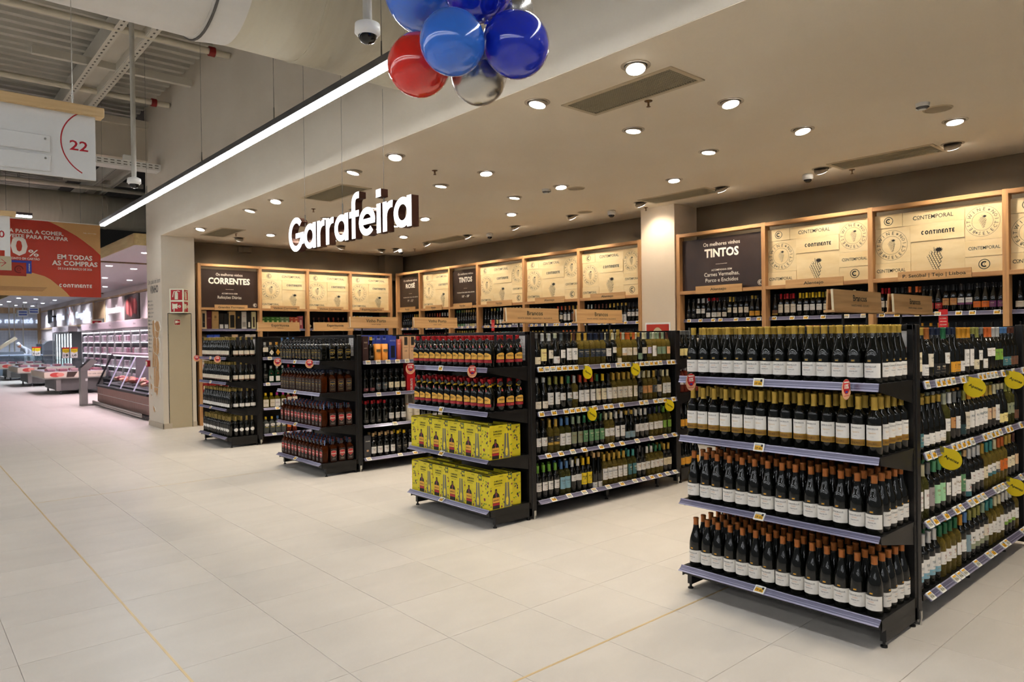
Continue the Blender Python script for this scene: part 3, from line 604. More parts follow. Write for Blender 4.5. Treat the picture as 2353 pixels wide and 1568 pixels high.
def kind(key, name, shape, glass, cap, desc, bands=(), texts=(), tag=None, seg=18, cat='bottle', capz=None, extras=None):
    """bands: (z0, z1, half angle deg, colour[, flat]); texts: (string, z, h, w, colour, bold)"""
    if key in KIND: return KIND[key]
    k = Kd(); prof, r, h, cp = SHAPES[shape]; k.r, k.h, k.name, k.desc, k.cat, k.parts = r, h, name, desc, cat, []
    sq = SQR.get(shape)
    k.body = MB().lathe(prof, 24 if sq else seg, 0, sq=sq).mesh(name, GLASS[glass] if glass in GLASS else plain(glass, 0.25, metal=0.4))
    if cp and cap:
        z0, cr = cp; z0 = capz or z0
        rr = [cr+0.0012 if z <= 0 else cr for z in (0, 1)]
        base = max(cr, next(q[0] for q in prof if q[1] >= z0)+0.0006)
        b = MB().lathe([(base, z0), (cr+0.0003, z0+0.012), (cr, h-0.012), (cr+0.0012, h-0.010), (cr+0.0012, h-0.003), (cr-0.001, h), (0, h)], seg)
        k.parts.append(('capsule' if shape in 'BUFP' else 'cap', b.mesh('capsule', mat('capsule_'+cap, CAPC[cap], 0.34, 0.35)), 0))
    if bands or texts:
        b = MB(); ms = []
        def mi(c):
            c = LABC.get(c, CAPC.get(c, c)); q = plain(c, 0.6)
            if q not in ms: ms.append(q)
            return ms.index(q)
        for i, bd in enumerate(bands):
            z0, z1, a, c = bd[:4]; rr = r+0.0005+0.00025*i; sh = bd[4] if len(bd) > 4 else None
            if sq:                                   # flat faces
                w = math.radians(a)*r; F = face_my(0, -rr-0.0004, 0)
                if sh == 'shield': b.poly(F, [(-w, z0+(z1-z0)*.35), (0, z0), (w, z0+(z1-z0)*.35), (w, z1-(z1-z0)*.12), (0, z1), (-w, z1-(z1-z0)*.12)], 0, mi(c))
                elif sh == 'diamond': b.poly(F, [(0, z0), (w, (z0+z1)/2), (0, z1), (-w, (z0+z1)/2)], 0, mi(c))
                else: b.rect(F, -w, w, z0, z1, 0, mi(c))
            elif sh == 'oval': b.curved(rr, math.radians(a), (z0+z1)/2, (z0+z1)/2, mi(c), 12, lambda t: (z1-z0)/2*math.sqrt(max(0, 1-t*t)), lambda t: -(z1-z0)/2*math.sqrt(max(0, 1-t*t)))
            elif sh == 'arch': b.curved(rr, math.radians(a), z0, z1, mi(c), 12, lambda t: -0.35*(z1-z0)*t*t)
            elif sh == 'hex': b.curved(rr, math.radians(a), z0, z1, mi(c), 12, lambda t: -0.28*(z1-z0)*abs(t), lambda t: 0.28*(z1-z0)*abs(t))
            elif sh == 'wave': b.curved(rr, math.radians(a), z0, z1, mi(c), 10, lambda t: 0.06*(z1-z0)*math.sin(3*t))
            else: b.curved(rr, math.radians(a), z0, z1, mi(c), 18 if seg > 20 else 12)
        for t in texts:
            s, z, hh, w, c, bo = t[:6]; rr = r+0.0005+0.00025*len(bands)+0.0003
            if sq: b.text(face_my(0, -rr-0.001, 0), s, 0, z, hh, w, mi(c), 0.0, bo)
            else: b.text(None, s, t[6] if len(t) > 6 else 0, z, hh, w, mi(c), 0, bo, 'c', 2, cyl=rr)
        k.parts.append(('label', b.mesh('label', ms), 0))
    for e in (extras or ()): k.parts.append(e)
    if tag:      # anti-theft disc on the neck
        zt = tag; b = MB(); b.tube([(-.004, -.020, zt), (-.004, -.027, zt-0.002)], [.021, .020], 16, 0); b.obj
        b.tube([(x*.019, y*.019, zt) for x, y in [(math.cos(a*math.pi/6), math.sin(a*math.pi/6)) for a in range(13)]], .0012, 5, 1)
        k.parts.append(('security_tag', b.mesh('security_tag', [mat('black_tag_plastic', '#1b1c1e', 0.4), STEEL]), 0))
    KIND[key] = k; return k
NAMEX = {'bordeaux_bottle': {'nearest': 'douro_wine_bottle', 'wall': 'shelf_wine_bottle', 'middle': 'alentejo_wine_bottle'}}
def place(k, x, y, z, rz, label, group):
    nm = k.name
    if nm in NAMEX: nm = next((v for q, v in NAMEX[nm].items() if q in group), nm)
    o = bpy.data.objects.new(nm, k.body); o.location = (x, y, z); o.rotation_euler = (0, 0, rz)
    reg(o, None, label, k.cat, group)
    for nm, me, dz in k.parts:
        c = bpy.data.objects.new(nm, me); c.parent = o; LINK.append(c)
    return o
A_ = lambda deg: deg

# ---- kinds on the end displays
CREST = [('label', None, 0)]
def cancellus(key, shape, cap, name, desc, gold=False):
    if shape == 'U':
        k = kind(key, name, 'U', 'k', cap, desc, [(.030, .103, 78, 'white'), (.110, .124, 14, '#3a382f'), (.1125, .1185, 10, 'amber' if cap == 'copper' else 'gold')],
                 [('CANCELLUS', .0825, .0076, .066, '#26272b', .008), ('DOURO', .0710, .0052, .026, '#c98a58', 0), ('PREMIUM', .0580, .0056, .040, '#3a3a3c', 0), ('ANIMA', .047, .003, .014, '#8d8d8d', 0)], seg=26)
    else:
        k = kind(key, name, 'B', 'k', cap, desc, [(.080, .156, 72, 'white'), (.049, .0795, 72, 'gold'), (.0525, .076, 68, '#8a6420')],
                 [('CANCELLUS', .136, .0070, .058, '#26272b', .008), ('Signature', .115, .007, .036, '#c9a15c', 0), ('DOURO', .098, .003, .018, '#8d8d8d', 0), ('DOURO', .060, .007, .042, '#3a2a10', .01)], seg=26)
    return k
cancellus('cw', 'U', 'gold', 'white_burgundy_bottle', 'gold-capped white-label bottle')
cancellus('cs', 'B', 'gold', 'signature_bordeaux_bottle', 'gold-banded white-label bottle')
cancellus('cr', 'U', 'copper', 'red_burgundy_bottle', 'copper-capped white-label bottle')
cancellus('cr2', 'U', 'copper', 'dark_red_wine_bottle', 'copper-capped white-label bottle')
KIND['cr2'].name = 'dark_red_wine_bottle'
_bt = MB(); _bt.box(-.0035, .0035, -.0205, -.0185, .19, .232, 0); _bt.curved(.0175, 3.1, .206, .2085, 0, 16)
_F = face_my(0, -.036, 0); _bt.disc(_F, .004, .175, .0095, 0.002, 1, 14)
_bt.add([_F.p(-.002, .195, -.016+.02), _F.p(.003, .195, -.016+.02), _F.p(.006, .14, -.0075), _F.p(.001, .14, -.0075)], [(0, 1, 2, 3)], 0)
ribbon_me = _bt.mesh('ribbon_seal', [mat('yellow_ribbon', '#e0b52c', .5), mat('pink_wax_seal', '#c65560', .5)])
kind('be', 'liqueur_bottle', 'L', 'k', 'red', 'red-capped orange-label liqueur', [(.070, .125, 62, '#e8b04a', 'arch'), (.042, .066, 70, '#a11e26')], [('BEIR\u00c3O', .092, .0145, .062, '#2a2015', .012), ('LICOR', .112, .004, .016, '#5a3a1a', 0), ('de PORTUGAL', .082, .0035, .035, '#5a3a1a', 0), ('LIQUEUR', .052, .004, .04, '#d98a80', 0)], tag=.225, seg=22, extras=[('ribbon_seal', ribbon_me, 0)])
_cl = MB(); _cl.curved(.019, 3.14, .205, .222, 0, 18); _cl.text(None, '1L', 0, .208, .010, .014, 1, 0, .02, cyl=.0195)
collar_me = _cl.mesh('neck_collar', [mat('yellow_collar', '#e3b41e', .5), INK])
kind('be1', 'large_liqueur_bottle', 'L', 'k', 'red', 'red-capped collared liqueur', [(.070, .125, 62, '#e8b04a', 'arch'), (.042, .066, 70, '#a11e26')], [('BEIR\u00c3O', .092, .0145, .062, '#2a2015', .012), ('LICOR', .112, .004, .016, '#5a3a1a', 0), ('de PORTUGAL', .082, .0035, .035, '#5a3a1a', 0), ('LIQUEUR', .052, .004, .04, '#d98a80', 0)], tag=.232, seg=22, extras=[('ribbon_seal', ribbon_me, 0), ('neck_collar', collar_me, 0)])
kind('gk', 'black_whisky_bottle', 'G', 'k', 'black', 'black gold-lettered whisky', [(.062, .135, 46, 'gold', 'shield'), (.0645, .1325, 43.5, '#14130f', 'shield'), (.03, .048, 38, '#4a3d18')], [("Grant's", .096, .0135, .05, '#c9a42e', .015), ('12', .08, .009, .012, '#d8d2b8', .01), ('AGED 12', .0355, .007, .04, '#c9a42e', 0)], tag=.226)
kind('ga', 'amber_whisky_bottle', 'G', 'w', 'navy', 'navy-shield amber whisky', [(.012, .158, 53, '#2a1810'), (.062, .135, 46, 'gold', 'shield'), (.0645, .1325, 43.5, '#171c2a', 'shield'), (.03, .048, 38, '#3a2a12')], [("Grant's", .096, .0135, .05, '#c9a42e', .015), ('8', .08, .009, .008, '#d8d2b8', .01), ('AGED', .0355, .007, .04, '#9a8a5a', 0)], tag=.226)
_st = MB(); _st.box(-.006, .006, -.0178, -.0170, .205, .262, 0); _st.box(-.0172, -.0165, -.005, .005, .2, .2625, 1); _st.box(.0165, .0172, -.005, .005, .2, .2625, 1)
strip_me = _st.mesh('seal_strip', [mat('red_seal', '#8e2430', .5), mat('blue_seal', '#6f97cf', .5)])
for _k, _n in (('gr', 'red_label_whisky_bottle'), ('gr2', 'triple_wood_whisky_bottle')):
    kind(_k, _n, 'G', 'w', 'brown', 'red-shield amber whisky', [(.012, .158, 53, '#2a1712'), (.058, .138, 46, '#d8c9b0', 'shield'), (.0602, .1358, 44, '#a3232a', 'shield'), (.022, .048, 42, '#1c100d')], [("Grant's", .095, .015, .056, '#f0e8d8', .02), ('FAMILY', .08, .004, .03, '#e0b8a0', 0), ('TRIPLE', .037, .008, .04, '#b8b0a0', .01), ('WOOD', .026, .008, .036, '#8d8578', .01)], tag=.228, extras=[('seal_strip', strip_me, 0)])
for _k, _n in (('ka', 'gold_cap_wine_bottle'), ('ka2', 'gold_cap_white_bottle')):
    kind(_k, _n, 'U', 'k', 'dgold', 'gold-capped cream-label bottle', [(.042, .098, 62, 'ivory'), (.030, .0418, 62, 'brown')], [('ESPORAO', .078, .005, .04, '#77705f', 0), ('Reserva', .058, .007, .03, '#4a4238', 0)], seg=16)
kind('kb', 'white_square_label_bottle', 'U', 'k', 'dgold', 'gold-capped white-label bottle', [(.028, .075, 60, 'white')], [('VERDE', .055, .005, .034, '#777', 0)], seg=16)
kind('kc', 'hexagon_label_bottle', 'B', 'k', 'dgold', 'hexagon-label wine bottle', [(.072, .128, 48, 'white', 'hex'), (.09, .091, 20, '#bdb8ae')], [], seg=16)
# ---- kinds on the gondola sides, built from a short code:  shape glass cap label style
STY = {'t': (.075, .150, 60), 'm': (.085, .150, 58), 'l': (.030, .092, 62), 'h': (.105, .160, 58), 'x': (.055, .162, 60)}
CW = {'k': 'dark', 'g': 'olive', 'y': 'golden', 'p': 'pink', 'c': 'clear', 'w': 'amber', 'e': 'green', 'o': 'yellow', 'r': 'dark red'}
INKS = ['#3a352e', '#7b2a22', '#5f5a50', '#2f4a52', '#8a6a3a']
def code(c):
    """'B k gold cream t' -> kind; optional sixth field is a printed word, seventh a second band colour"""
    if c in KIND: return KIND[c]
    f = c.split(); sh, gl, cap, lab, st = f[:5]; word = f[5] if len(f) > 5 else None; band = f[6] if len(f) > 6 else None
    z0, z1, a = STY[st]
    if sh == 'U' and z1 > .115: z0, z1 = z0-.045, z1-.045
    if sh == 'F': z0, z1 = z0-.04, z1-.04
    if sh == 'P': z0, z1 = max(.03, z0-.03), z1-.025
    bands = [(z0, z1, a, lab)]
    if band: bands.append((z0, z0+(z1-z0)*.3, a, band))
    rnd = random.Random(c); tx = []; r = SHAPES[sh][1]; ink = '#e8dcc0' if lab in ('navy', 'charcoal', 'black', 'dteal', 'maroon', 'teal', 'green', 'purple', 'red') else rnd.choice(INKS)
    if word and word != '-': tx.append((word.replace('_', ' '), z0+(z1-z0)*.62, (z1-z0)*.13, min(r*1.5, .0085*len(word)), ink, .012))
    tx.append(('Reserva', z0+(z1-z0)*.42, (z1-z0)*.07, r*.8, ink, 0))
    if rnd.random() < .55: bands.append((z0+(z1-z0)*.16, z0+(z1-z0)*.19, a*.55, ink if not word else '#9a8f7c'))
    if rnd.random() < .4: bands.append((z0+(z1-z0)*.5, z0+(z1-z0)*.58, a*.16, rnd.choice(['#8a5a2a', '#a5352a', '#3f5a66', '#b08a35']), 'oval'))
    nm = {'B': 'bordeaux_bottle', 'U': 'burgundy_bottle', 'F': 'flute_bottle', 'P': 'port_bottle', 'Q': 'square_bottle', 'M': 'round_rose_bottle', 'G': 'spirit_bottle', 'J': 'drink_can', 'L': 'liqueur_flask'}[sh]
    if gl in ('y', 'g') and sh in 'BUF': nm = 'white_wine_bottle'
    dl = '%s bottle with %s label' % (CW.get(gl, 'dark'), {'ivory': 'cream', 'dteal': 'dark teal', 'bluegrey': 'blue-grey'}.get(lab, lab))
    return kind(c, nm, sh, gl, cap if cap != '-' else None, dl, bands, tx, seg=16)
def side_row(entries, xa, ya, z, dx, dy, pitch, rz, unit, shelf, group, depth=1, back=(0, .085), rnd=None, first='left', gap2=True, zsf=None):
    """entries: list of (code, count) from the near/left end; dx,dy unit direction along the shelf; back: step to the row behind"""
    rnd = rnd or random.Random(unit+shelf); flat = [c for c, n in entries for _ in range(n)]
    for i, c in enumerate(flat):
        k = code(c)
        for d in range(depth):
            s = (i+0.5)*pitch+rnd.uniform(-.003, .003)
            if d and rnd.random() < .12: continue
            place(k, xa+dx*s+back[0]*d, ya+dy*s+back[1]*d+0, z, rz+rnd.uniform(-.22, .22),
                  '%s, %s from %s%s, %s shelf, %s' % (k.desc, ordn(i), first, '' if d == 0 else ', %s row' % ordn(d), shelf, unit), group)

# ================================================================== GONDOLAS AND END DISPLAYS
YG = {1: 10.565, 2: 7.542, 3: 4.509, 4: 1.439}
XF, XP, WID, HG = 3.756, 4.163, 1.182, 1.635
SZ = [1.335, 0.967, 0.570, 0.155]                 # shelf tops, end displays
GZ = [1.318, 0.925, 0.545, 0.150]                 # shelf tops, gondola sides
RV = [(.009, .038), (.013, .036), (.022, .028), (.034, .027)]   # rail: outwards, downwards
XFAR = 6.262
def rail_mesh(L, ro, rd):
    """price rail along +x, outward is -y, hung from the shelf's top front edge"""
    b = MB(); F = Fr((0, -0.004, 0.002), (1, 0, 0), (0, ro, rd)); h = math.hypot(ro, rd)
    b.fbox(F, 0, L, -h, 0, 0, 0.003, 0); b.fbox(F, 0, L, -h-.002, -h+.006, 0.003, 0.007, 1); b.fbox(F, 0, L, -.005, .001, 0.003, 0.006, 1); b.fbox(F, 0, L, -h*.62, -h*.56, 0.003, 0.0045, 1)
    return b.mesh('price_rail', [RAILM, RAILH])
def rail_frame(ro, rd): return Fr((0, -0.004, 0.002), (1, 0, 0), (0, ro, rd)), math.hypot(ro, rd)
tag_me = {}
def price_tag(M, x, lv, yellow, label, group):
    """electronic shelf label clipped on the rail whose frame is M (world matrix of the rail)"""
    key = (lv, yellow)
    if key not in tag_me:
        F, h = rail_frame(*RV[lv]); G = Fr(F.p(0, -h*.5, .008), F.u, F.v); w, hh = .031, .0235
        b = MB(); b.fbox(G, -w, w, -hh, hh, -.004, .003, 0); fr = b.mesh('price_tag', WPLAST)
        c = MB(); c.rect(G, -w*.8, w*.8, -hh*.72, hh*.72, .0034, 0); c.rect(G, -w*.8, w*.8, hh*.36, hh*.72, .0037, 2 if not yellow else 3)
        c.text(G, random.choice(['3,99', '5,49', '7,99']), -w*.72, -hh*.5, hh*.55, w*.6, 1, .0038, .02, 'l', 1); c.rect(G, w*.05, w*.65, -hh*.45, -hh*.3, .0038, 1); c.rect(G, w*.05, w*.5, -hh*.15, -hh*.05, .0038, 1)
        if yellow: c.rect(G, w*.42, w*.8, hh*.1, hh*.72, .0039, 1)
        tag_me[key] = (fr, c.mesh('screen', [ESLY if yellow else ESLG, INK, ESLY, ESLG]))
    fr, sc = tag_me[key]
    o = inst('price_tag', fr, label=label, cat='price tag', group=group); o.matrix_world = M @ Matrix.Translation((x, 0, 0)); inst('screen', sc, o)
def mat4(rz, loc): return Matrix.Translation(loc) @ Matrix.Rotation(rz, 4, 'Z')
EDNX = {4: 'nearest end display', 3: 'sangria end display', 2: 'whisky end display', 1: 'farthest end display'}
foot_me = MB().tube([(0, 0, 0), (0, 0, .008)], .017, 12).tube([(0, 0, .008), (0, 0, .03)], .008, 8).mesh('foot', BLACKM)
def holes(b, F, pts, m=1):
    for x, y in pts: b.disc(F, x, y, .0045, .0006, m, 7)
def end_display(g, label, far=False):
    """end-of-aisle unit; local frame: shelf runs along +y from 0 to WID, aisle side is -x, back panel at x=0"""
    y0 = YG[g]
    t = thing('end_display_unit', label, 'shelving', (XP if not far else XFAR+.055, y0 if not far else y0+WID, 0), 0 if not far else math.pi, 'end-of-aisle displays')
    D = XP-3.69
    MB().box(-.012, 0, .03, WID-.03, .05, HG).obj('back_panel', BLACKP, t)
    b = MB(); b.box(-.03, .0, .0, WID, HG-.03, HG, 0, .003); b.obj('top_rail', BLACKM, t)
    for s in (0, 1):
        y = s*(WID-.03); F = Fr((-.006, y-.0005, 0), (1, 0, 0), (0, 0, 1)); b = MB(); b.box(-.03, .0, y, y+.03, .02, HG)
        for k in range(30): b.rect(F, -.018, -.010, .1+k*.05, .125+k*.05, .0003, 1)
        b.obj('slotted_upright', [BLACKM, INK], t)
    for lv, z in enumerate(SZ):
        b = MB(); b.box(-D, -.012, .0, WID, z-.006, z, 0)
        if lv < 3: b.box(-D, -.012, .002, .006, z-.03, z-.006); b.box(-D, -.012, WID-.006, WID-.002, z-.03, z-.006); b.box(-D, -D+.006, 0, WID, z-.034, z-.006)
        else: b.box(-D, -.012, .0, .004, z-.06, z-.006); b.box(-D, -.012, WID-.004, WID, z-.06, z-.006); b.box(-D, -D+.006, 0, WID, z-.05, z-.006)
        s = b.obj('shelf', BLACKM, t)
        if lv < 3:
            for yy in (.004, WID-.008):
                c = MB(); pr = [(-D+.02, z-.03), (-.012, z-.03), (-.012, z-.13), (-.06, z-.12), (-D+.02, z-.042)]
                n = len(pr); c.add([(x, yy, q) for x, q in pr]+[(x, yy+.004, q) for x, q in pr], [tuple(range(n)), tuple(range(2*n-1, n-1, -1))]+[(i, (i+1) % n, n+(i+1) % n, n+i) for i in range(n)]); c.obj('bracket', BLACKM, s)
        r = inst('price_rail', rail_mesh(WID, *RV[lv]), s, (-D, WID, z), (0, 0, -math.pi/2))
        if not far:
            M = mat4(0, t.location) @ mat4(-math.pi/2, (-D, WID, z)); price_tag(M, WID*.455, lv, True, 'price tag in the middle of the %s rail, %s' % (SHELF_N[lv], EDNX[g]), 'shelf-edge price tags')
    # base
    for s in (0, 1):
        y = s*(WID-.03); b = MB(); b.box(-D+.055, 0, y, y+.03, .03, .098); F = Fr((0, y-.0004, 0), (1, 0, 0), (0, 0, 1))
        holes(b, F, [(-.38, .075), (-.38, .05), (-.35, .07), (-.1, .08), (-.1, .05), (-.06, .078)]); b.obj('base_beam', [BLACKM, INK], t)
        inst('foot', foot_me, t, (-D+.066, y+.015, 0)); inst('foot', foot_me, t, (-.03, y+.015, 0))
    # notice sheet fixed to the back panel at the right end
    F = face_mx(-.0128, .005, 0); b = MB(); b.fbox(F, -.165, -.012, 1.385, 1.60, 0, .0012, 0); b.arc(F, -.09, 1.55, .022, .024, 20, 340, .002, 1, 16); b.text(F, 'BEBIDAS ALCO\u00d3LICAS', -.088, 1.505, .006, .125, 1, .002, .01)
    for k in range(9): b.rect(F, -.15, -.15+random.uniform(.08, .13), 1.485-k*.009-(.012 if k > 4 else 0), 1.4885-k*.009-(.012 if k > 4 else 0), .002, 2)
    if not far: b.obj('notice_sheet', [PAPER, mat('maroon_print', '#8a1c36', .6), plain('#8f8c88')], t)
    return t
def gondola(g, label):
    y0 = YG[g]; t = thing('gondola_shelving', label, 'shelving', (XP, y0, 0), 0, 'double-sided gondolas'); L = XFAR-XP; yc = WID/2
    MB().box(.03, L, yc-.012, yc+.012, .05, HG-.02).obj('spine_panel', BLACKP, t)
    MB().box(.03, L, yc-.03, yc+.03, HG-.03, HG, 0, .003).obj('top_rail', BLACKM, t)
    for x, nm in ((.002, 'near'), (L-.002, 'far')):
        for y in (0, WID-.05):
            b = MB(); b.box(x, x+.055, y-.006, y+.044, .03, HG, 0, .004); F = Fr((x, y-.0064, 0), (1, 0, 0), (0, 0, 1)); holes(b, F, [(.045, z) for z in (.2, .35, 1.56)]+[(.012, .25)]); b.obj('corner_post', [BLACKM, INK], t)
            b = MB(); b.box(x+.012, x+.036, y-.014, y-.004, .03, .075); b.tube([(x+.02, y-.009, 0), (x+.02, y-.009, .04)], .006, 8); b.obj('levelling_foot', STEEL, t)
        MB().box(x+.01, x+.045, .044, WID-.05, .06, HG-.01).obj('end_panel', BLACKP, t)
    for side in (0, 1):
        for lv, z in enumerate(GZ):
            for bay in (0, 1):
                xa, xb = .065+bay*(L-.07)/2, .065+(bay+1)*(L-.07)/2-.004; ya, yb = (-.008, yc-.012) if side == 0 else (yc+.012, WID+.008)
                b = MB(); b.box(xa, xb, ya, yb, z-.006, z); fy = ya if side == 0 else yb-.004; b.box(xa, xb, fy, fy+.004, z-.034, z-.006); b.box(xa, xa+.003, ya, yb, z-.03, z-.006); b.box(xb-.003, xb, ya, yb, z-.03, z-.006)
                s = b.obj('shelf', BLACKM, t)
                if side == 0: inst('price_rail', rail_mesh(xb-xa, *RV[lv]), s, (xa, ya, z))
                else: inst('price_rail', rail_mesh(xb-xa, *RV[lv]), s, (xb, yb, z), (0, 0, math.pi))
    for x in (L/2, L-.25):
        MB().box(x-.018, x+.018, .05, .08, .03, .13).obj('leg', BLACKM, t); inst('foot', foot_me, t, (x, .065, 0)); MB().box(x-.012, x+.012, .08, WID-.08, .07, .13).obj('base_beam', BLACKM, t)
    return t
ENDL = {4: 'nearest black end display with rows of white-labelled wine', 3: 'black end display with liqueur bottles and yellow sangria boxes', 2: 'black end display with four shelves of whisky', 1: 'farthest black end display with gold-capped wine'}
GONL = {4: 'nearest long black gondola, white wines on its right side', 3: 'long black gondola of white wines behind the sangria boxes', 2: 'black gondola of port wine behind the whisky display', 1: 'farthest black gondola of spirits by the pillar'}
for g in (1, 2, 3, 4): end_display(g, ENDL[g]); gondola(g, GONL[g])
end_display(3, 'black end display at the wall end of the middle gondola', True)
EDN = {4: 'nearest end display', 3: 'sangria end display', 2: 'whisky end display', 1: 'farthest end display'}
def end_rows(g, lv, key, ncol, nrow, pr, px=None, x0=None, jit=.25, keep=None):
    k = KIND[key]; rnd = random.Random(g*10+lv); pitch = (WID-.03)/ncol; x0 = x0 if x0 is not None else 3.69+k.r+.022; z = SZ[lv]
    for i in range(ncol):            # left to right as seen from the aisle: y decreasing
        for r in range(nrow):
            if keep and not keep(i, r, ncol): continue
            y = YG[g]+WID-.015-(i+.5)*pitch+rnd.uniform(-.004, .004); x = x0+r*pr+rnd.uniform(-.003, .003)
            if x+k.r > XP-.016: continue
            place(k, x, y, z, (-math.pi/2 if (r == 0 or i < ncol-1) else -.12)+rnd.uniform(-jit, jit), '%s, %s from left, %s row, %s shelf, %s' % (k.desc, ordn(i), 'front' if r == 0 else ordn(r), SHELF_N[lv], EDN[g]), 'bottles on the %s, %s shelf' % (EDN[g], SHELF_N[lv]))
kp = lambda i, r, n: r < 3 or i >= n-2
end_rows(4, 0, 'cw', 14, 5, .0845, keep=kp, jit=.12); end_rows(4, 1, 'cs', 15, 5, .086, keep=lambda i, r, n: r < 4 or i >= n-2, jit=.12)
end_rows(4, 2, 'cr', 14, 5, .0855, keep=lambda i, r, n: r < 4 or i >= n-2, jit=.15); end_rows(4, 3, 'cr2', 14, 5, .0855, jit=.15)
end_rows(3, 0, 'be', 13, 4, .105, keep=lambda i, r, n: r < 2 or i >= n-2, jit=.1); end_rows(3, 1, 'be1', 12, 4, .105, keep=lambda i, r, n: r < 3 or i >= n-2, jit=.1)
end_rows(2, 0, 'gk', 13, 4, .105, keep=lambda i, r, n: r < 2 or i >= n-2, jit=.06); end_rows(2, 1, 'ga', 13, 4, .105, keep=lambda i, r, n: r < 2 or i >= n-2, jit=.06)
end_rows(2, 2, 'gr', 12, 4, .105, keep=lambda i, r, n: r < 3 or i >= n-2, jit=.06); end_rows(2, 3, 'gr2', 12, 4, .11, keep=lambda i, r, n: r < 3 or i >= n-2, jit=.06)
end_rows(1, 0, 'ka', 14, 5, .0845, keep=lambda i, r, n: r < 2 or i >= n-1, jit=.05); end_rows(1, 1, 'ka2', 14, 5, .0845, keep=lambda i, r, n: r < 2 or i >= n-1, jit=.05)
end_rows(1, 2, 'kb', 14, 5, .0845, keep=lambda i, r, n: r < 3 or i >= n-1, jit=.05); end_rows(1, 3, 'kc', 15, 5, .082, keep=lambda i, r, n: r < 3 or i >= n-1, jit=.05)
# far end display of the white-wine gondola: only its right end shows
for lv, c in enumerate(('U k grey lemon t', 'B p white white m Rose', 'U k black amber t', 'U k black amber t')):
    k = code(c)
    for i in range(5):
        for r in range(4):
            if r > 2 and i > 1: continue
            place(k, XFAR+.055+.10+r*.09, YG[3]+.05+i*.09, SZ[lv], -.15, '%s, %s from right, %s from spine, %s shelf, back end' % (k.desc, ordn(i), ordn(r), SHELF_N[lv]), 'bottles on the wall-side end display')

# yellow sangria gift boxes ---------------------------------------------------------
YB = noisy('yellow_carton', '#d3c11d', '#d9c826', (6, 6, 6), .5, 2); YBT = mat('yellow_carton_line', '#a89a16', .6)
PLUM = mat('plum_print', '#3f2447', .5); PLUM2 = mat('plum_red_print', '#7b2448', .5); LEAF = mat('leaf_print', '#4f7a33', .5); GLS = mat('carafe_print', '#6f6c58', .4); SPOON = mat('spoon_print', '#e6cf3a', .5); LAB = mat('orange_label_print', '#e0a23c', .5); REDB = mat('red_band_print', '#a8202a', .5)
BW, BD, BH = .243, .105, .285
def box_face(b, F, w, h, rnd):
    """print on one large face; materials: 1 line 2 plum 3 plum red 4 leaf 5 carafe 6 spoon 7 label 8 red 9 ink"""
    for k in range(1, 6): b.rect(F, -w/2, w/2, k*h/6, k*h/6+.0006, .0004, 1)
    for k in range(1, 5): b.rect(F, -w/2+k*w/5, -w/2+k*w/5+.0006, 0, h, .0004, 1)
    b.text(F, 'A MELHOR', -w*.14, h*.80, .0125, .092, 9, .0008, .03); b.text(F, 'SANGRIA', -w*.14, h*.725, .0125, .092, 9, .0008, .03); b.text(F, 'DE PORTUGAL', -w*.14, h*.67, .006, .06, 2, .0008, 0)
    x = -w*.24                                       # bottle
    b.poly(F, [(x-.038, h*.02), (x+.038, h*.02), (x+.038, h*.36), (x+.03, h*.44), (x+.011, h*.49), (x+.010, h*.60), (x-.010, h*.60), (x-.011, h*.49), (x-.03, h*.44), (x-.038, h*.36)], .0008, 9)
    b.rect(F, x-.036, x+.036, h*.2, h*.35, .0011, 7); b.rect(F, x-.038, x+.038, h*.12, h*.19, .0011, 8); b.text(F, 'BEIR\u00c3O', x, h*.25, .012, .058, 9, .0013, .01); b.disc(F, x, h*.44, .012, .0012, 3, 12); b.rect(F, x-.002, x+.002, h*.35, h*.56, .0011, 7)
    x = w*.26                                        # carafe with spoon
    b.poly(F, [(x-.036, h*.02), (x+.036, h*.02), (x+.024, h*.5), (x+.021, h*.74), (x-.021, h*.74), (x-.024, h*.5)], .0008, 5); b.arc(F, x, h*.03, .025, .03, 180, 360, .0012, 1, 10)
    b.rect(F, x-.004, x+.004, h*.3, h*.86, .0011, 6); b.disc(F, x, h*.2, .015, .0012, 6, 14, h*.13); b.arc(F, x, h*.17, .011, .0122, 0, 360, .0014, 9, 12)
    for k in range(26):
        ex = rnd.random(); px, py = (w*.47*rnd.choice((-1, 1)), h*ex) if k % 2 else (w*rnd.uniform(.28, .47), h*rnd.uniform(.84, .97))
        if k % 5 == 0: px, py = rnd.uniform(-.02, .02)+.01, h*rnd.uniform(.05, .4)
        m = (2, 3, 4, 4)[k % 4]; rr = rnd.uniform(.006, .011)
        if m == 4: a = rnd.uniform(0, 3.1); b.poly(F, [(px-rr*1.3*math.cos(a), py-rr*1.3*math.sin(a)), (px+rr*.45*math.sin(a), py-rr*.45*math.cos(a)), (px+rr*1.3*math.cos(a), py+rr*1.3*math.sin(a)), (px-rr*.45*math.sin(a), py+rr*.45*math.cos(a))], .0016, 4)
        else: b.disc(F, px, py, rr*.85, .0015, m, 10, rr)
    b.rect(F, -.02, .02, h*.93, h*.965, .0009, 1)
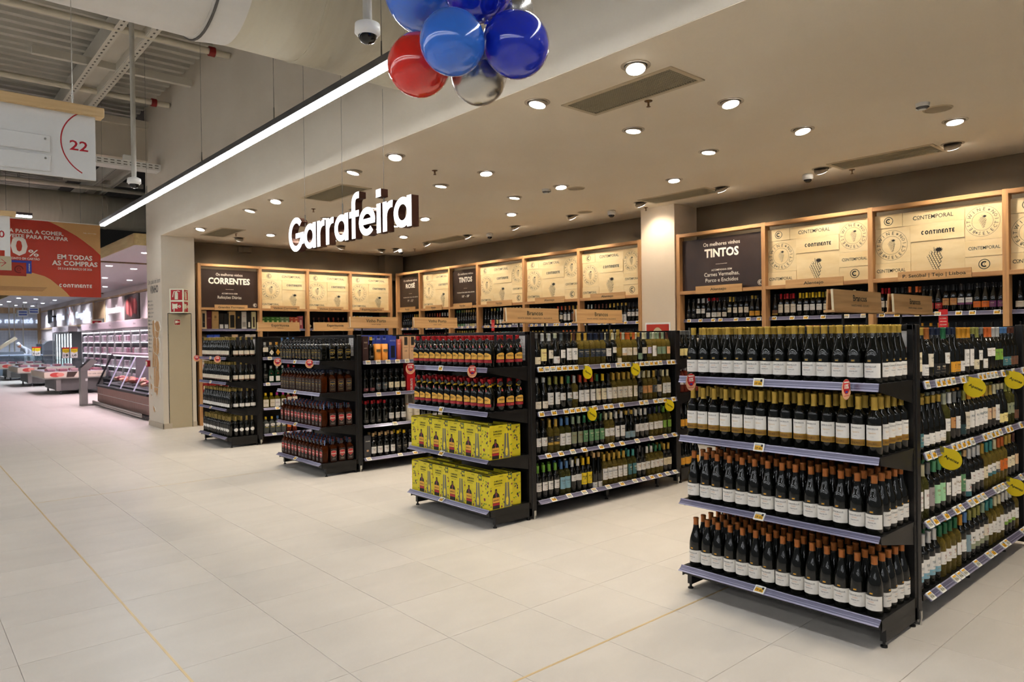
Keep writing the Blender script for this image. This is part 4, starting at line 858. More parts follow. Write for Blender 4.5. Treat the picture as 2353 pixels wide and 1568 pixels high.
def thin_face(b, F, w, h, rnd):
    for k in range(1, 6): b.rect(F, -w/2, w/2, k*h/6, k*h/6+.0006, .0004, 1)
    for k in range(22):
        px, py, rr = rnd.uniform(-.42, .42)*w, h*rnd.uniform(.06, .95), rnd.uniform(.006, .012); m = (2, 4, 3, 4)[k % 4]
        if m == 4: a = rnd.uniform(0, 3.1); b.poly(F, [(px-rr*1.3*math.cos(a), py-rr*1.3*math.sin(a)), (px+rr*.45*math.sin(a), py-rr*.45*math.cos(a)), (px+rr*1.3*math.cos(a), py+rr*1.3*math.sin(a)), (px-rr*.45*math.sin(a), py+rr*.45*math.cos(a))], .0013, 4)
        else: b.disc(F, px, py, rr*.8, .0012, m, 10, rr)
_r = random.Random(3)
carton_me = MB().box(-BW/2, BW/2, -BD/2, BD/2, 0, BH-.012, 0, .0015).box(-BW/2+.004, BW/2-.004, -BD/2, -BD/2+.003, BH-.012, BH, 0).mesh('gift_box', YB)
PM = [YB, YBT, PLUM, PLUM2, LEAF, GLS, SPOON, LAB, REDB, INK]
_b = MB(); box_face(_b, face_my(0, -BD/2-.0002, 0), BW, BH, _r); front_me = _b.mesh('front_print', PM)
_b = MB(); thin_face(_b, Fr((BW/2+.0002, 0, 0), (0, 1, 0), (0, 0, 1)), BD, BH-.012, _r); thin_face(_b, Fr((-BW/2-.0002, 0, 0), (0, -1, 0), (0, 0, 1)), BD, BH-.012, _r); side_me = _b.mesh('side_print', PM)
_b = MB()
for k in range(5): _b.rect(Fr((0, 0, BH-.0118), (1, 0, 0), (0, 1, 0)), -BW/2+.01+k*.05, -BW/2+.035+k*.05, -.04, .03, 0, 2)
top_me = _b.mesh('top_print', PM)
def gift(x, y, z, rz, label):
    o = inst('gift_box', carton_me, None, (x, y, z), (0, 0, rz), label=label, cat='gift box', group='yellow sangria gift boxes')
    inst('front_print', front_me, o); inst('side_print', side_me, o); inst('top_print', top_me, o)
for lv in (2, 3):
    yR = YG[3]
    for k, yy in enumerate((.058, WID-.058)): gift(3.70+BW/2+(0 if k == 0 else .002), yR+yy, SZ[lv], 0 if k == 0 else math.pi, 'yellow sangria box turned sideways at %s end, %s shelf, sangria display' % ('right' if k == 0 else 'left', SHELF_N[lv]))
    for c in range(4):
        for r in range(3):
            if r == 2 and c: continue
            y = yR+WID-.115-(c+.5)*(WID-.23)/4; x = 3.70+BD/2+r*.112
            gift(x+random.uniform(0, .004), y, SZ[lv], -math.pi/2+random.uniform(-.03, .03), 'yellow sangria box, %s from left, %s row, %s shelf, sangria end display' % (ordn(c+1), 'front' if r == 0 else ordn(r), SHELF_N[lv]))
    gift(3.70+BW+.016+BD/2, yR+.03+BW/2, SZ[lv], -math.pi/2, 'yellow sangria box behind the sideways one, %s shelf, sangria end display' % SHELF_N[lv])

# right-hand sides of the gondolas ----------------------------------------------------
def gside(g, lv, entries, depth=1, pitch=None, tags=None, unit=None, x0=.075, back=.088):
    n = sum(c for _, c in entries); L = XFAR-XP-.12; pitch = pitch or L/n
    unit = {4: 'nearest gondola side', 3: 'middle gondola side', 2: 'port gondola side', 1: 'spirits gondola side'}[g]
    side_row(entries, XP+x0, YG[g]+.045, GZ[lv], 1, 0, pitch, 0, unit, SHELF_N[lv], 'bottles on the %s, %s shelf' % (unit, SHELF_N[lv]), depth, (0, back))
    if tags:
        M = mat4(0, (XP+.065, YG[g]-.008, GZ[lv]))
        for i, (s, yl) in enumerate(tags): price_tag(M, s, lv, yl, 'price tag, %s from left on %s rail, %s' % (ordn(i), SHELF_N[lv], unit), 'shelf-edge price tags')
def tagrow(spec, L=2.0):
    """spec: string, one char per slot: y/g tag, . gap"""
    n = len(spec); return [((i+.5)*L/n, c == 'y') for i, c in enumerate(spec) if c != '.']
gside(3, 0, [('U k grey cream l -', 1), ('B k silver lemon x Cartuxa', 1), ('B k silver ivory t MONTE', 1), ('U k pale white l CAVES', 1), ('B k slate white t VINHO', 1), ('B k black white x QUINTA', 1), ('B k brown white x PERA', 1), ('B y gold navy t PASSARO', 2), ('B y navy navy t PASSARO', 3),
             ('B k black white t TALHA', 1), ('B k cream white h DUAS', 1), ('F y gold cream l -', 1), ('B y pale white t AVE beige', 1), ('B y orange ivory t LOURO', 2), ('U k gold sage l SERRA', 1), ('B k cream ivory m RIO', 1), ('B y navy lilac m LILA', 1), ('B y pale white x CASA', 1), ('B y sage sage t PONTO', 2), ('B y brown peach t MONTE', 1)], 2,
      tags=tagrow('yggyyyy.y..yy.gyy.yygyyg.yy'))
gside(3, 1, [('U k silver ivory l Pitora', 2), ('B k olive white x ALMA', 2), ('B k gold white m VALE', 1), ('B k green white t TERRA dteal', 1), ('B y silver white m VELA', 1), ('B k rust white x HOMEM', 3), ('B k green cream x CABRA', 1), ('B k yellow cream x CABRA', 1), ('B k black white x VILA', 1), ('B y gold ivory x ROTA', 5), ('B k white charcoal m EA', 1),
             ('B y cream kraft t SINO', 2), ('B y gold charcoal t AVE', 1), ('B k black ivory t NAU', 1), ('B y cream white x GARCA', 2)], 2, tags=tagrow('y.y.yyyy.y.yy.y...yg.ygy.y'))
gside(3, 2, [('B k black white t TORRE', 2), ('B y gold black t REI gold', 2), ('B g blue white x NORTE', 2), ('B k sage olive x MOINHO', 2), ('B k green green x VILA_RUIVA', 4), ('B y cream white t FOLHA', 2), ('B k white white x Monte', 2), ('U k gold bluegrey l TORRE', 2), ('B k white white t EA', 3), ('B y navy white t FORTE', 3), ('B g lime lime t PORTA', 2)], 2,
      tags=tagrow('.y.y.g.y..y.y.y..g..g..g.y'))
gside(3, 3, [('B k lime white t ABELHA', 4), ('B g blue blue x POUCO_ROCAL', 2), ('B k white white h DUNA', 2), ('B k yellow yellow x ARVORE', 2), ('F k beige white l SETE', 2), ('B y gold white x BOAVISTA', 5), ('B g teal teal x NINHO', 2), ('B k black white t NEGRA', 2), ('B y white white t PEGA', 2), ('B y green white t VERDE', 2), ('B k gold cream t CASTELO', 2)], 2,
      tags=tagrow('..y..g..g.g..g..y..g.g.y.y.g.g'))
gside(4, 0, [('B k gold cream x SELO', 1), ('U k gold white l TAPADA', 1), ('B k copper ivory t LIMA', 1), ('U k navy black l ONDA', 2), ('B k green white m CRASTO', 1), ('U k navy amber l CARM', 2), ('B k amber white l CRASTO', 1), ('B k amber white x COTTAS', 2), ('U k olive cream l DONA', 1), ('B k olive white m ALTANO', 1), ('U k grey white l FAMILIA', 1), ('B k orange white h VALLADO', 2), ('B k silver lime t ROCIM', 2), ('U k blue teal l PONTE', 2), ('U k brown brown l MONTE', 2)], 2,
      tags=tagrow('g.yyyg.yy..yyggg.y..y..y'))
gside(4, 1, [('U k gold teal t CRUZ', 1), ('U k gold white l CASAL', 3), ('U k gold white l DUAS ivory', 1), ('B g pale white t COTTAS', 1), ('B k white kraft m MAPA', 1), ('B k grey white t DOURO', 1), ('U k slate dteal l OURO', 1), ('B k olive ivory x PONTUAL', 1), ('B k amber white x PONTUAL', 4), ('B k gold beige t PORTAL', 2), ('B k cream white x CAUDA', 1), ('U k cream lemon l DALVA', 2), ('B g olive olive t SERRA', 2), ('U k brown brown l MONTE', 1)], 2,
      tags=tagrow('yy.g.yyyyg..ygyyg.yy..y.'))
gside(4, 2, [('B g rust white x BORGES', 1), ('B g cream white x BORGES', 1), ('B k grey mauve x QUINTA', 1), ('B k mint mint x FONTE', 2), ('B k lime white t GRALHA', 1), ('B k white white x VALADAO', 2), ('B k green green x MIRA', 1), ('U k beige white x LUA teal', 1), ('B k white white t Vale', 3), ('B y gold cream t BICO', 1), ('B y teal white t NORTE teal', 2), ('B y cream ivory t FOTO charcoal', 1), ('B y orange orange t SOL', 2), ('B k gold cream t VELHA', 2), ('B k brown beige t VELHA', 1)], 2,
      tags=tagrow('gy.y.yg.gygg..ggg.g..g.'))
gside(4, 3, [('B k white white x TORRE blue', 4), ('B y green white t Elo', 4), ('B k amber white t SOL', 1), ('B k blue bluegrey x MAR', 1), ('B k olive white x MULA olive', 3), ('B k sage ivory x TOMA olive', 1), ('B y teal white t TOM', 2), ('B y cream white x VALE', 2), ('B k white white t Vale lime', 3), ('B y white white t FIM', 1)], 2, tags=tagrow('g.g..ggg..g..gy..yg....gg'))
# top row of the nearest gondola's other side: copper caps just showing above the rail
for i in range(18):
    k = code('B k copper ivory x ALTO'); place(k, XP+.12+i*.105, YG[4]+WID/2+.06, GZ[0]+.024, math.pi, '%s, %s from left, top shelf behind nearest gondola' % (k.desc, ordn(i)), 'bottles on the hidden side of the nearest gondola')
kp_ = [('P k yellow black l PORTO', 1)]
def pbox(name, x, y, z, w, d, h, col, label, cat, texts=(), panel=None, rnd=False, band=None):
    """gift box or tube standing on a shelf, front is -y"""
    b = MB(); b2 = MB(); F = face_my(0, -d/2-.0003, 0); ms = [plain(col, .5)]
    if rnd: b.lathe([(w/2, 0), (w/2, h), (0, h)], 20)
    else: b.box(-w/2, w/2, -d/2, d/2, 0, h, 0, .001)
    o = b.obj(name, ms[0], loc=(x, y, z), label=label, cat=cat, group='boxed bottles')
    pm = [INK]
    def mi(c):
        q = plain(c, .5)
        if q not in pm: pm.append(q)
        return pm.index(q)
    r = w/2+.0006
    for (z0, z1, c) in (band or ()):
        if rnd: b2.curved(r, math.radians(100), z0*h, z1*h, mi(c), 12)
        else: b2.rect(F, -w/2, w/2, z0*h, z1*h, .0002, mi(c))
    if panel:
        px, pz0, pz1, c = panel
        if rnd: b2.curved(r+.0003, math.radians(40), pz0*h, pz1*h, mi(c), 6)
        else: b2.rect(F, -px*w/2, px*w/2, pz0*h, pz1*h, .0004, mi(c))
    for (s, zz, hh, ww, c) in texts:
        if rnd: b2.text(None, s, 0, zz*h, hh, ww, mi(c), 0, .01, cyl=r+.0006)
        elif hh < 0: b2.text(F, s, w*.15, zz*h, -hh, ww, mi(c), .0008, .012, rot=math.pi/2)
        else: b2.text(F, s, 0, zz*h, hh, ww, mi(c), .0008, .01)
    if b2.f: b2.obj('print', pm, o)
    return o
xs, yb = XP+.10, YG[2]+.06
def P2(lv, items):
    x = XP+.085
    for i, it in enumerate(items):
        if isinstance(it[0], str) and it[0] in ('box', 'tube'):
            kd, nm, w, h, col, desc, kw = it; pbox(nm, x+w/2, YG[2]+.055, GZ[lv], w*.96, min(w, .085)*.96, h, col, '%s, %s from left, %s shelf, port gondola side' % (desc, ordn(i), SHELF_N[lv]), 'gift box', rnd=(kd == 'tube'), **kw); x += w+.004
        else:
            k = code(it[0]); place(k, x+.042, YG[2]+.045, GZ[lv], random.uniform(-.15, .15), '%s, %s from left, %s shelf, port gondola side' % (k.desc, ordn(i), SHELF_N[lv]), 'port bottles on the port gondola side'); place(k, x+.042, YG[2]+.14, GZ[lv], 0, '%s, %s from left, second row, %s shelf, port gondola' % (k.desc, ordn(i), SHELF_N[lv]), 'port bottles on the port gondola side'); x += .088
PORTR = dict(panel=(.5, .6, .95, '#2a2320'), band=[(0, .02, '#8a6a4a')])
P2(0, [('box', 'gift_box', .08, .30, '#3a2422', 'dark brown port box', dict(texts=[('CRUZ', .72, .016, .05, '#c9b8a0'), ('PORTO', .5, .01, .04, '#c9b8a0')])), ('P k yellow black l PORTO', 1), ('tube', 'gift_tube', .094, .205, '#d98d33', 'orange port tube', dict(texts=[('CALEM', .45, .01, .04, '#6a3a10')], panel=(.4, .52, .68, '#6f5a3a'))), ('tube', 'gift_tube', .094, .205, '#d98d33', 'orange port tube', dict(texts=[('CALEM', .45, .01, .04, '#6a3a10')], panel=(.4, .52, .68, '#6f5a3a'))),
       ('box', 'gift_box', .10, .30, '#2a3f9a', 'blue port box with dark window', dict(texts=[('PORTO CRUZ', .78, .016, .08, '#b8c4ee')], panel=(.6, .1, .6, '#0e1020'))), ('tube', 'gift_tube', .085, .26, '#9c3a24', 'rust red port tube', dict(texts=[('TAWNY', .75, .01, .04, '#e0b090')])), ('box', 'gift_box', .095, .295, '#d0a47c', 'beige portrait port box', dict(panel=(.5, .62, .97, '#2a2624'), texts=[('10', .34, .02, .03, '#4a3420'), ('PORTO', .5, .008, .06, '#4a3420')])),
       ('box', 'gift_box', .095, .295, '#d0a47c', 'beige portrait port box', dict(panel=(.5, .62, .97, '#2a2624'), texts=[('10', .34, .02, .03, '#4a3420'), ('PORTO', .5, .008, .06, '#4a3420')])), ('box', 'gift_box', .085, .28, '#1c1b1b', 'black port box', dict(panel=(.6, .25, .55, '#8a6a48'), texts=[('FERREIRA', .76, .008, .06, '#cfc8ba')])), ('box', 'gift_box', .085, .28, '#1c1b1b', 'black port box', dict(panel=(.6, .25, .55, '#8a6a48'), texts=[('FERREIRA', .76, .008, .06, '#cfc8ba')]))])
for i in range(5): pbox('gift_box', XP+.2+i*.082, YG[2]+.155, GZ[0], .078, .07, .31, '#2b409c', 'blue port box behind the orange tubes, %s from left, port gondola' % ordn(i), 'gift box', [('CRUZ', .82, .02, .05, '#c3cdf0')], (.4, .86, .96, '#16225e'))
P2(1, [('P k black maroon l CRUZ', 1), ('P k black maroon l CRUZ', 1), ('P k black charcoal t OFFLEY', 1), ('P k black charcoal t OFFLEY', 1)]+[('P k black cream m 10', 1)]*3+[('box', 'gift_box', .13, .345, '#b8141c', 'tall red port box lettered upright', dict(texts=[("COCKBURN'S", .08, -.032, .25, '#f0e6e0')]))]+[('P k maroon white l PORTO red', 1)]*5)
P2(2, [('P k red black l RUBY', 1)]*4+[('P k black white m PORTO_RUBY', 1)]*3+[('tube', 'gift_tube', .10, .335, '#ddd0b8', 'tall cream portrait tube', dict(panel=(.5, .68, .97, '#3a322c'), band=[(.62, .64, '#d07028'), (.64, 1, '#8f8474')], texts=[('PORTO', .3, .008, .05, '#6a5a48')]))]*2+[('P k black white l FEUERHEERD beige', 1)]*4)
P2(3, [('box', 'gift_box', .095, .27, '#3a393c', 'dark grey port box', dict(texts=[('CALEM', .72, .012, .06, '#d8d4cc')], panel=(.3, .28, .36, '#c9a07a')))]+[('P k beige white t FERREIRA', 1)]*4+[('P k yellow black t SANDEMAN', 1)]*2+[('P k black white m FONSECA amber', 1)]*5)
for lv, sp in enumerate(('gggggg.g', '.g.y..gg', '...g..g.g', 'g...g.y..g')):
    M = mat4(0, (XP+.065, YG[2]-.008, GZ[lv]))
    for i, (s, yl) in enumerate(tagrow(sp, 1.1)): price_tag(M, s, lv, yl, 'price tag, %s from left on %s rail, port gondola side' % (ordn(i), SHELF_N[lv]), 'shelf-edge price tags')
kind('dia', 'square_rum_bottle', 'Q', 'k', 'beige', 'squat bottle with diamond label', [(.03, .12, 52, 'ivory', 'diamond')], [('RUM', .07, .012, .03, '#5a5040', .01)])
kind('dio', 'square_rum_bottle', 'Q', 'k', 'amber', 'squat bottle with orange diamond', [(.03, .125, 54, 'amber', 'diamond')], [('RUM', .07, .012, .03, '#3a2a10', .01)])
kind('tan', 'gin_bottle', 'G', 'e', 'silver', 'green gin with red seal', [(.03, .105, 46, 'white'), (.135, .158, 20, 'red', 'diamond')], [('London', .08, .008, .04, '#444', 0), ('DRY GIN', .055, .007, .045, '#7a2020', 0)])
kind('pin', 'yellow_liqueur_bottle', 'Q', 'o', 'yellow', 'yellow-capped liqueur with pale label', [(.02, .13, 58, 'ivory')], [('pisang', .075, .014, .05, '#8a7a40', .01)])
kind('pim', 'magenta_liqueur_bottle', 'Q', 'o', 'magenta', 'magenta-capped liqueur with pale label', [(.02, .13, 58, 'white')], [('pisang', .075, .014, .05, '#8a4a70', .01)])
kind('gor', 'clear_gin_bottle', 'G', 'c', 'yellow', 'clear gin with white shield', [(.11, .16, 50, 'white', 'shield'), (.1, .104, 46, 'yellow')], [("GORDON'S", .128, .010, .052, '#5a3a3a', .015)])
kind('gob', 'blue_cap_gin_bottle', 'G', 'c', 'blue', 'blue-capped clear gin', [(.11, .16, 50, 'white', 'shield'), (.1, .104, 46, 'yellow')], [("LARIOS", .128, .010, .052, '#5a3a3a', .015)])
for lv, es in enumerate(([('Q k silver ivory m DRY', 1), ('dia', 1), ('dio', 1), ('B c blue lilac t -', 3)], [('B k grey black t HENDRICK', 1), ('tan', 3), ('B k red white t GIN', 2)], [('pin', 2), ('pim', 2), ('Q p cream ivory m -', 2)], [('gor', 2), ('gob', 2), ('B p orange orange t SPRITZ', 2)])):
    gside(1, lv, es, 1, pitch=.092)
    M = mat4(0, (XP+.065, YG[1]-.008, GZ[lv]))
    for i, (s, yl) in enumerate(tagrow(('gg', 'g.g', '.yy', '.g.g')[lv], .42)): price_tag(M, s, lv, yl, 'price tag, %s from left on %s rail, spirits gondola side' % (ordn(i), SHELF_N[lv]), 'shelf-edge price tags')

# promotion discs clipped on the rails ---------------------------------------------------
PEACH = mat('peach_card', '#e0a983', .5); PRED = mat('promo_red', '#c01d22', .5); YEL = mat('yellow_card', '#e2c81c', .5); CLIP = thin_glass('clear_clip', '#e6e9ec', .16)
def promo_disc(x, y, z, F, label, kind_):
    t = thing('promo_disc' if kind_ == 10 else 'price_drop_disc', label, 'promo tag', (x, y, z), 0, 'round promotion tags on the shelf rails')
    b = MB(); r = .052
    if kind_ == 10:
        b.fbox(Fr(F.p(0, 0), F.u, F.v), -.001, .001, -.001, .001, -.001, 0, 0)
        n = 28; fr = [F.p(r*math.cos(2*math.pi*k/n), -.012+r*math.sin(2*math.pi*k/n), 0) for k in range(n)]; bk = [F.p(r*math.cos(2*math.pi*k/n), -.012+r*math.sin(2*math.pi*k/n), -.001) for k in range(n)]
        b.add(fr, [tuple(range(n))], 0); b.add(bk, [tuple(range(n-1, -1, -1))], 0)
        b.poly(F, [(-.040, .0), (-.03, -.022), (-.012, -.036), (.012, -.036), (.03, -.022), (.040, .0), (.034, .024), (.018, .037), (-.018, .037), (-.034, .024)], .0006, 1)
        b.text(F, '10%', 0, -.008, .022, .046, 2, .0012, .03); b.rect(F, -.028, .028, .021, .027, .0012, 2); b.rect(F, -.012, .012, -.03, -.02, .0012, 3); b.rect(F, -.03, .03, -.046, -.043, .0006, 1)
        b.obj('card', [PEACH, PRED, WHITEP, mat('card_blue', '#3a3a8c', .5)], t)
        MB().fbox(F, .036, .06, -.018, .012, .001, .005, 0).obj('clip', CLIP, t)
    else:
        r = .060; n = 26; pts = [(r*math.cos(2*math.pi*k/n), -.03+r*math.sin(2*math.pi*k/n)) for k in range(n)]; pts = [p for p in pts if not (p[0] < -.012 and p[1] > .0)]
        i0 = max(range(len(pts)), key=lambda i: pts[i][1]-pts[i][0]*.3); pts = pts[:i0+1]+[(-.052, .040)]+pts[i0+1:]
        b.poly(F, pts, .001, 0); b.add([F.p(x_, y_, 0) for x_, y_ in pts], [tuple(range(len(pts)-1, -1, -1))], 0); b.text(F, 'Apenas', .004, -.036, .0155, .078, 1, .0016, .022, rot=-.42); b.obj('card', [YEL, INK], t)
        MB().fbox(F, -.056, -.03, .005, .042, .0016, .003, 0).obj('clip', CLIP, t)
for g, ys in ((4, (2.487, 1.567)), (3, (5.545, 4.618)), (2, (8.54, 7.65)), (1, (11.646, 10.698))):
    for y, s in zip(ys, ('left', 'right')): promo_disc(0, 0, 0, face_my(3.61, y, SZ[0]-.014), 'round red and peach ten percent tag, %s side, %s' % (s, EDN[g]), 10)
for x, z, l in ((4.816, 1.265, 'yellow Apenas disc hanging left on the middle gondola top rail'), (5.509, 1.265, 'yellow Apenas disc hanging right on the middle gondola top rail'), (4.869, .875, 'yellow Apenas disc hanging left on the middle gondola second rail'), (6.055, .87, 'yellow Apenas disc at the far end, middle gondola second rail')):
    promo_disc(0, 0, 0, face_mx(x, YG[3]-.07, z+.018), l, 1)
for x, z, l in ((4.912, 1.265, 'yellow Apenas disc hanging left on the nearest gondola top rail'), (5.766, 1.265, 'yellow Apenas disc hanging right on the nearest gondola top rail'), (4.474, .885, 'yellow Apenas disc on the nearest gondola second rail'), (5.768, .53, 'yellow Apenas disc on the nearest gondola third rail')):
    promo_disc(0, 0, 0, face_mx(x, YG[4]-.07, z+.018), l, 1)

# ================================================================== HEADER SIGNS ON THE GONDOLAS
def header_sign(x0, x1, yc, title, sub, label):
    t = thing('header_sign', label, 'sign', (x0, yc, 0), 0, 'wooden category signs on the gondola tops'); w = x1-x0
    MB().box(-.012, w+.008, -.036, .036, 1.722, 1.738, 0, .002).obj('base_plank', SIGNX, t)
    for s in (-1, 1):
        F = Fr((0, s*.026, 1.738), (1, 0, 0), (0, .05, 1)) if s < 0 else Fr((w, s*.026, 1.738), (-1, 0, 0), (0, -.05, 1))
        b = MB(); b.fbox(F, 0, w, 0, .132, -.010, 0, 0); q = b.obj('sign_board', SIGNX, t)
        c = MB(); c.text(F, title, w*.53, .062, .040, min(w*.42, .030*len(title)), 0, .0008, .012); c.text(F, sub, w*.53, .026, .0135, min(w*.7, .0145*len(sub)), 0, .0008, .0); c.obj('lettering', INK, q)
        b = MB(); b.fbox(F, -.004, 0, 0, .132, -.012, .002, 0); b.obj('edge_strip', mat('pale_edge', '#d9c8a6', .6), q)
    MB().box(.06, .072, -.014, .014, 1.738, 1.82).obj('spacer', WOODX, t)
    b = MB(); b.box(w*.25-.01, w*.25+.01, -.004, .004, HG, 1.722); b.box(w*.75-.01, w*.75+.01, -.004, .004, HG, 1.722); b.obj('support_bracket', BLACKM, t)
for g, title, sub in ((4, 'Brancos', 'WHITE WINES - DOURO'), (3, 'Brancos', 'WHITE WINES - ALENTEJO / ALGARVE'), (2, 'Vinho Porto', 'PORT WINE'), (1, 'Espirituosa', 'SPIRITS')):
    wl = {4: 'nearest gondola', 3: 'middle gondola', 2: 'port gondola', 1: 'spirits gondola'}[g]
    for i, (a, c) in enumerate(((4.39, 5.09), (5.35, 6.08))):
        if g == 4: a += .06; c += .1
        header_sign(a, c, YG[g]+WID/2, title, sub, 'wooden %s sign, %s of two on the %s' % (title, ('nearer', 'farther')[i], wl))

# ================================================================== WALL SHELVING
XB, YBK = 8.52, 13.70           # front planes of the two runs
PZ0, PZ1 = 2.205, 3.03
WSZ = [1.80, 1.385, 1.0, .6]
def board_frame(run):
    return (lambda s, z: face_mx(XB+.075, s, z)) if run == 'x' else (lambda s, z: face_my(s, YBK+.075, z))
def contemporal_board(t, w, F, right):
    """crate-end panels of a bay; F: frame at lower left inside corner; right: three-column layout"""
    H = PZ1-PZ0-.10; ply = PLYY if abs(F.u.y) > .5 else PLYX
    if right: c1, c2 = .30, .72
    else: c1, c2 = .47, 1.0
    k1 = .27/1.0; P = []
    P.append((0, c1*.78, H*.79, H, .006, 'c')); P.append((c1*.78, c2, H*.79, H, .002, 'T')); P.append((0, c1, H*.24, H*.79, 0, 's')); P.append((c1, c2, H*.53, H*.79, .010, 'L')); P.append((c1, c2, 0, H*.53, .003, 'g')); P.append((0, c1, 0, H*.24, .008, 't'))
    if right: P += [(c2, 1, H*.47, H, .003, 'r'), (c2, 1, H*.23, H*.47, .008, 'u'), (c2, 1, 0, H*.23, .004, 'd')]
    for a, b_, z0, z1, d, kd in P:
        x0, x1 = a*w+.0015, b_*w-.0015; b = MB(); b.fbox(F, x0, x1, z0+.0015, z1-.0015, -.02, d, 0); q = b.obj('crate_panel', ply, t)
        c = MB(); cx, cz = (x0+x1)/2, (z0+z1)/2; pw, ph = x1-x0, z1-z0; z = d+.0008
        if kd == 'c': circle_c(c, F, x0+pw*.5, cz, min(.055, ph*.32), 0, z)
        elif kd == 'd': circle_c(c, F, x0+pw*.5, cz, min(.055, ph*.32), 0, z)
        elif kd == 'T': contemporal(c, F, x0+pw*.5, cz-.022, min(pw*.72, .40), .044, 0, z)
        elif kd == 't': contemporal(c, F, x0+pw*.45, cz-.02, min(pw*.82, .34), .038, 0, z)
        elif kd == 'u': contemporal(c, F, x0+pw*.5, cz-.016, min(pw*.82, .3), .034, 0, z)
        elif kd == 'L': logo_word(c, F, x0+pw*.52, cz-.024, min(pw*.66, .33), .044, 0, z)
        elif kd in 'sr': stamp(c, F, x0+pw*.46, cz, min(ph*.46, pw*.455), 0, 1, z)
        elif kd == 'g': grapes(c, F, x0+pw*.45, cz-.02, min(.27, ph*.8), 0, 1, z)
        c.obj('print', [INK, ply], q)
def dark_board(t, w, F, lines):
    H = PZ1-PZ0-.10; b = MB(); b.fbox(F, 0, w, 0, H, -.02, 0, 0); q = b.obj('info_board', BROWNB, t); c = MB()
    for s, y, h, ww, bo in lines: c.text(F, s, w*.5, y*H, h, ww*w if ww else None, 0, .0008, bo)
    c.rect(F, w*.43, w*.57, H*.485, H*.49, .0008, 0); circle_c(c, F, w-.06, .06, .036, 0, .0008); c.obj('lettering', WHITEP, q)
def wall_bay(run, s0, s1, label, board, plate, sub, lines=None, last=False, right=True):
    """s0 < s1 along the wall as seen left to right is decreasing y for run 'x' and increasing x for run 'y'"""
    if run == 'x': t = thing('wall_shelf_bay', label, 'shelving', (XB, s0, 0), 0, 'wooden wall shelving bays'); R = lambda u, d, z: (d, -u, z); W = s0-s1; F0 = Fr((0, 0, 0), (0, -1, 0), (0, 0, 1)); wz, wh = WOODZ, WOODY; sg = SIGNY
    else: t = thing('wall_shelf_bay', label, 'shelving', (s0, YBK, 0), 0, 'wooden wall shelving bays'); R = lambda u, d, z: (u, d, z); W = s1-s0; F0 = Fr((0, 0, 0), (1, 0, 0), (0, 0, 1)); wz, wh = WOODZ, WOODX; sg = SIGNX
    def bx(nm, u0, u1, d0, d1, z0, z1, m, par=None, bev=0):
        a, c = R(u0, d0, z0), R(u1, d1, z1); return MB().box(a[0], c[0], a[1], c[1], a[2], c[2], 0, bev).obj(nm, m, par or t)
    p = .056
    bx('post', 0, p, 0, .12, 0, PZ1, wz, bev=.002)
    if last: bx('post', W, W+p, 0, .12, 0, PZ1, wz, bev=.002)
    bx('top_rail', p, W, 0.002, .12, PZ1-.05, PZ1-.004, wh, bev=.002); bx('middle_rail', p, W, .002, .12, PZ0-.045, PZ0, wh, bev=.002)
    bx('side_panel', 0.01, p-.01, .12, .54, 0, PZ0, BLACKP); bx('back_panel', p, W, .49, .51, 0, PZ0, BLACKP)
    F = Fr(R(p, .075, PZ0), F0.u, F0.v); iw = W-p
    if board == 'c': contemporal_board(t, iw, F, right)
    else: dark_board(t, iw, F, lines)
    # category plate
    pw = .72 if run == 'x' else .62
    if W < 1.15: pw = .60
    G = Fr(R(W/2+p/2, -.012, PZ0-.05), F0.u, F0.v); b = MB(); b.fbox(G, -pw/2, pw/2, 0, .105, -.012, 0, 0); q = b.obj('category_plate', sg, t); c = MB()
    c.text(G, plate, 0, .040 if sub else .036, .036, min(pw*.86, .031*len(plate)), 0, .0008, .012)
    if sub: c.text(G, sub, 0, .016, .011, min(pw*.5, .011*len(sub)), 0, .0008, 0)
    c.obj('lettering', INK, q)
    for lv, z in enumerate(WSZ):
        s = bx('shelf', p+.002, W-.002, .10, .49, z-.02, z, BLACKM)
        r = inst('price_rail', rail_mesh(W-p-.004, .010, .040), s); r.location = R(p+.002, .10, z); r.rotation_euler = (0, 0, -math.pi/2 if run == 'x' else 0)
    return t
def wall_fill(run, s0, s1, rows, unit, tags=6):
    """rows: [(level, entries, depth)]"""
    W = abs(s1-s0)-.07
    for lv, ent, depth in rows:
        n = sum(c for _, c in ent); pitch = W/n
        if run == 'x': side_row(ent, XB+.155, s0-.062, WSZ[lv], 0, -1, pitch, -math.pi/2, unit, SHELF_N[lv], 'bottles on the wall shelves', depth, (.09, 0))
        else: side_row(ent, s0+.062, YBK+.155, WSZ[lv], 1, 0, pitch, 0, unit, SHELF_N[lv], 'bottles on the wall shelves', depth, (0, .09))
    M = mat4(-math.pi/2, (XB+.10, s0-.06, WSZ[0])) if run == 'x' else mat4(0, (s0+.06, YBK+.10, WSZ[0])); rnd = random.Random(unit)
    for i in range(tags): price_tag(M, (i+.5)*W/tags+rnd.uniform(-.05, .05), 0, rnd.random() < .75, 'price tag, %s from left on upper rail, %s' % (ordn(i), unit), 'shelf-edge price tags')
RX = [13.645, 12.732, 11.658, 10.747, 9.415, 8.064, 6.80]
ROSE = [('Os melhores vinhos', .86, .042, .62, 0), ('ROS\u00c9', .66, .09, .42, .03), ('TEMPERATURA IDEAL PARA SERVIR', .36, .022, .68, 0), ('9\u00ba - 12\u00ba', .24, .045, .26, .01)]
TINT = [('Os melhores vinhos', .86, .042, .58, 0), ('TINTOS', .66, .095, .5, .03), ('TEMPERATURA IDEAL PARA SERVIR', .36, .022, .66, 0), ('16\u00ba - 18\u00ba', .24, .045, .28, .01)]
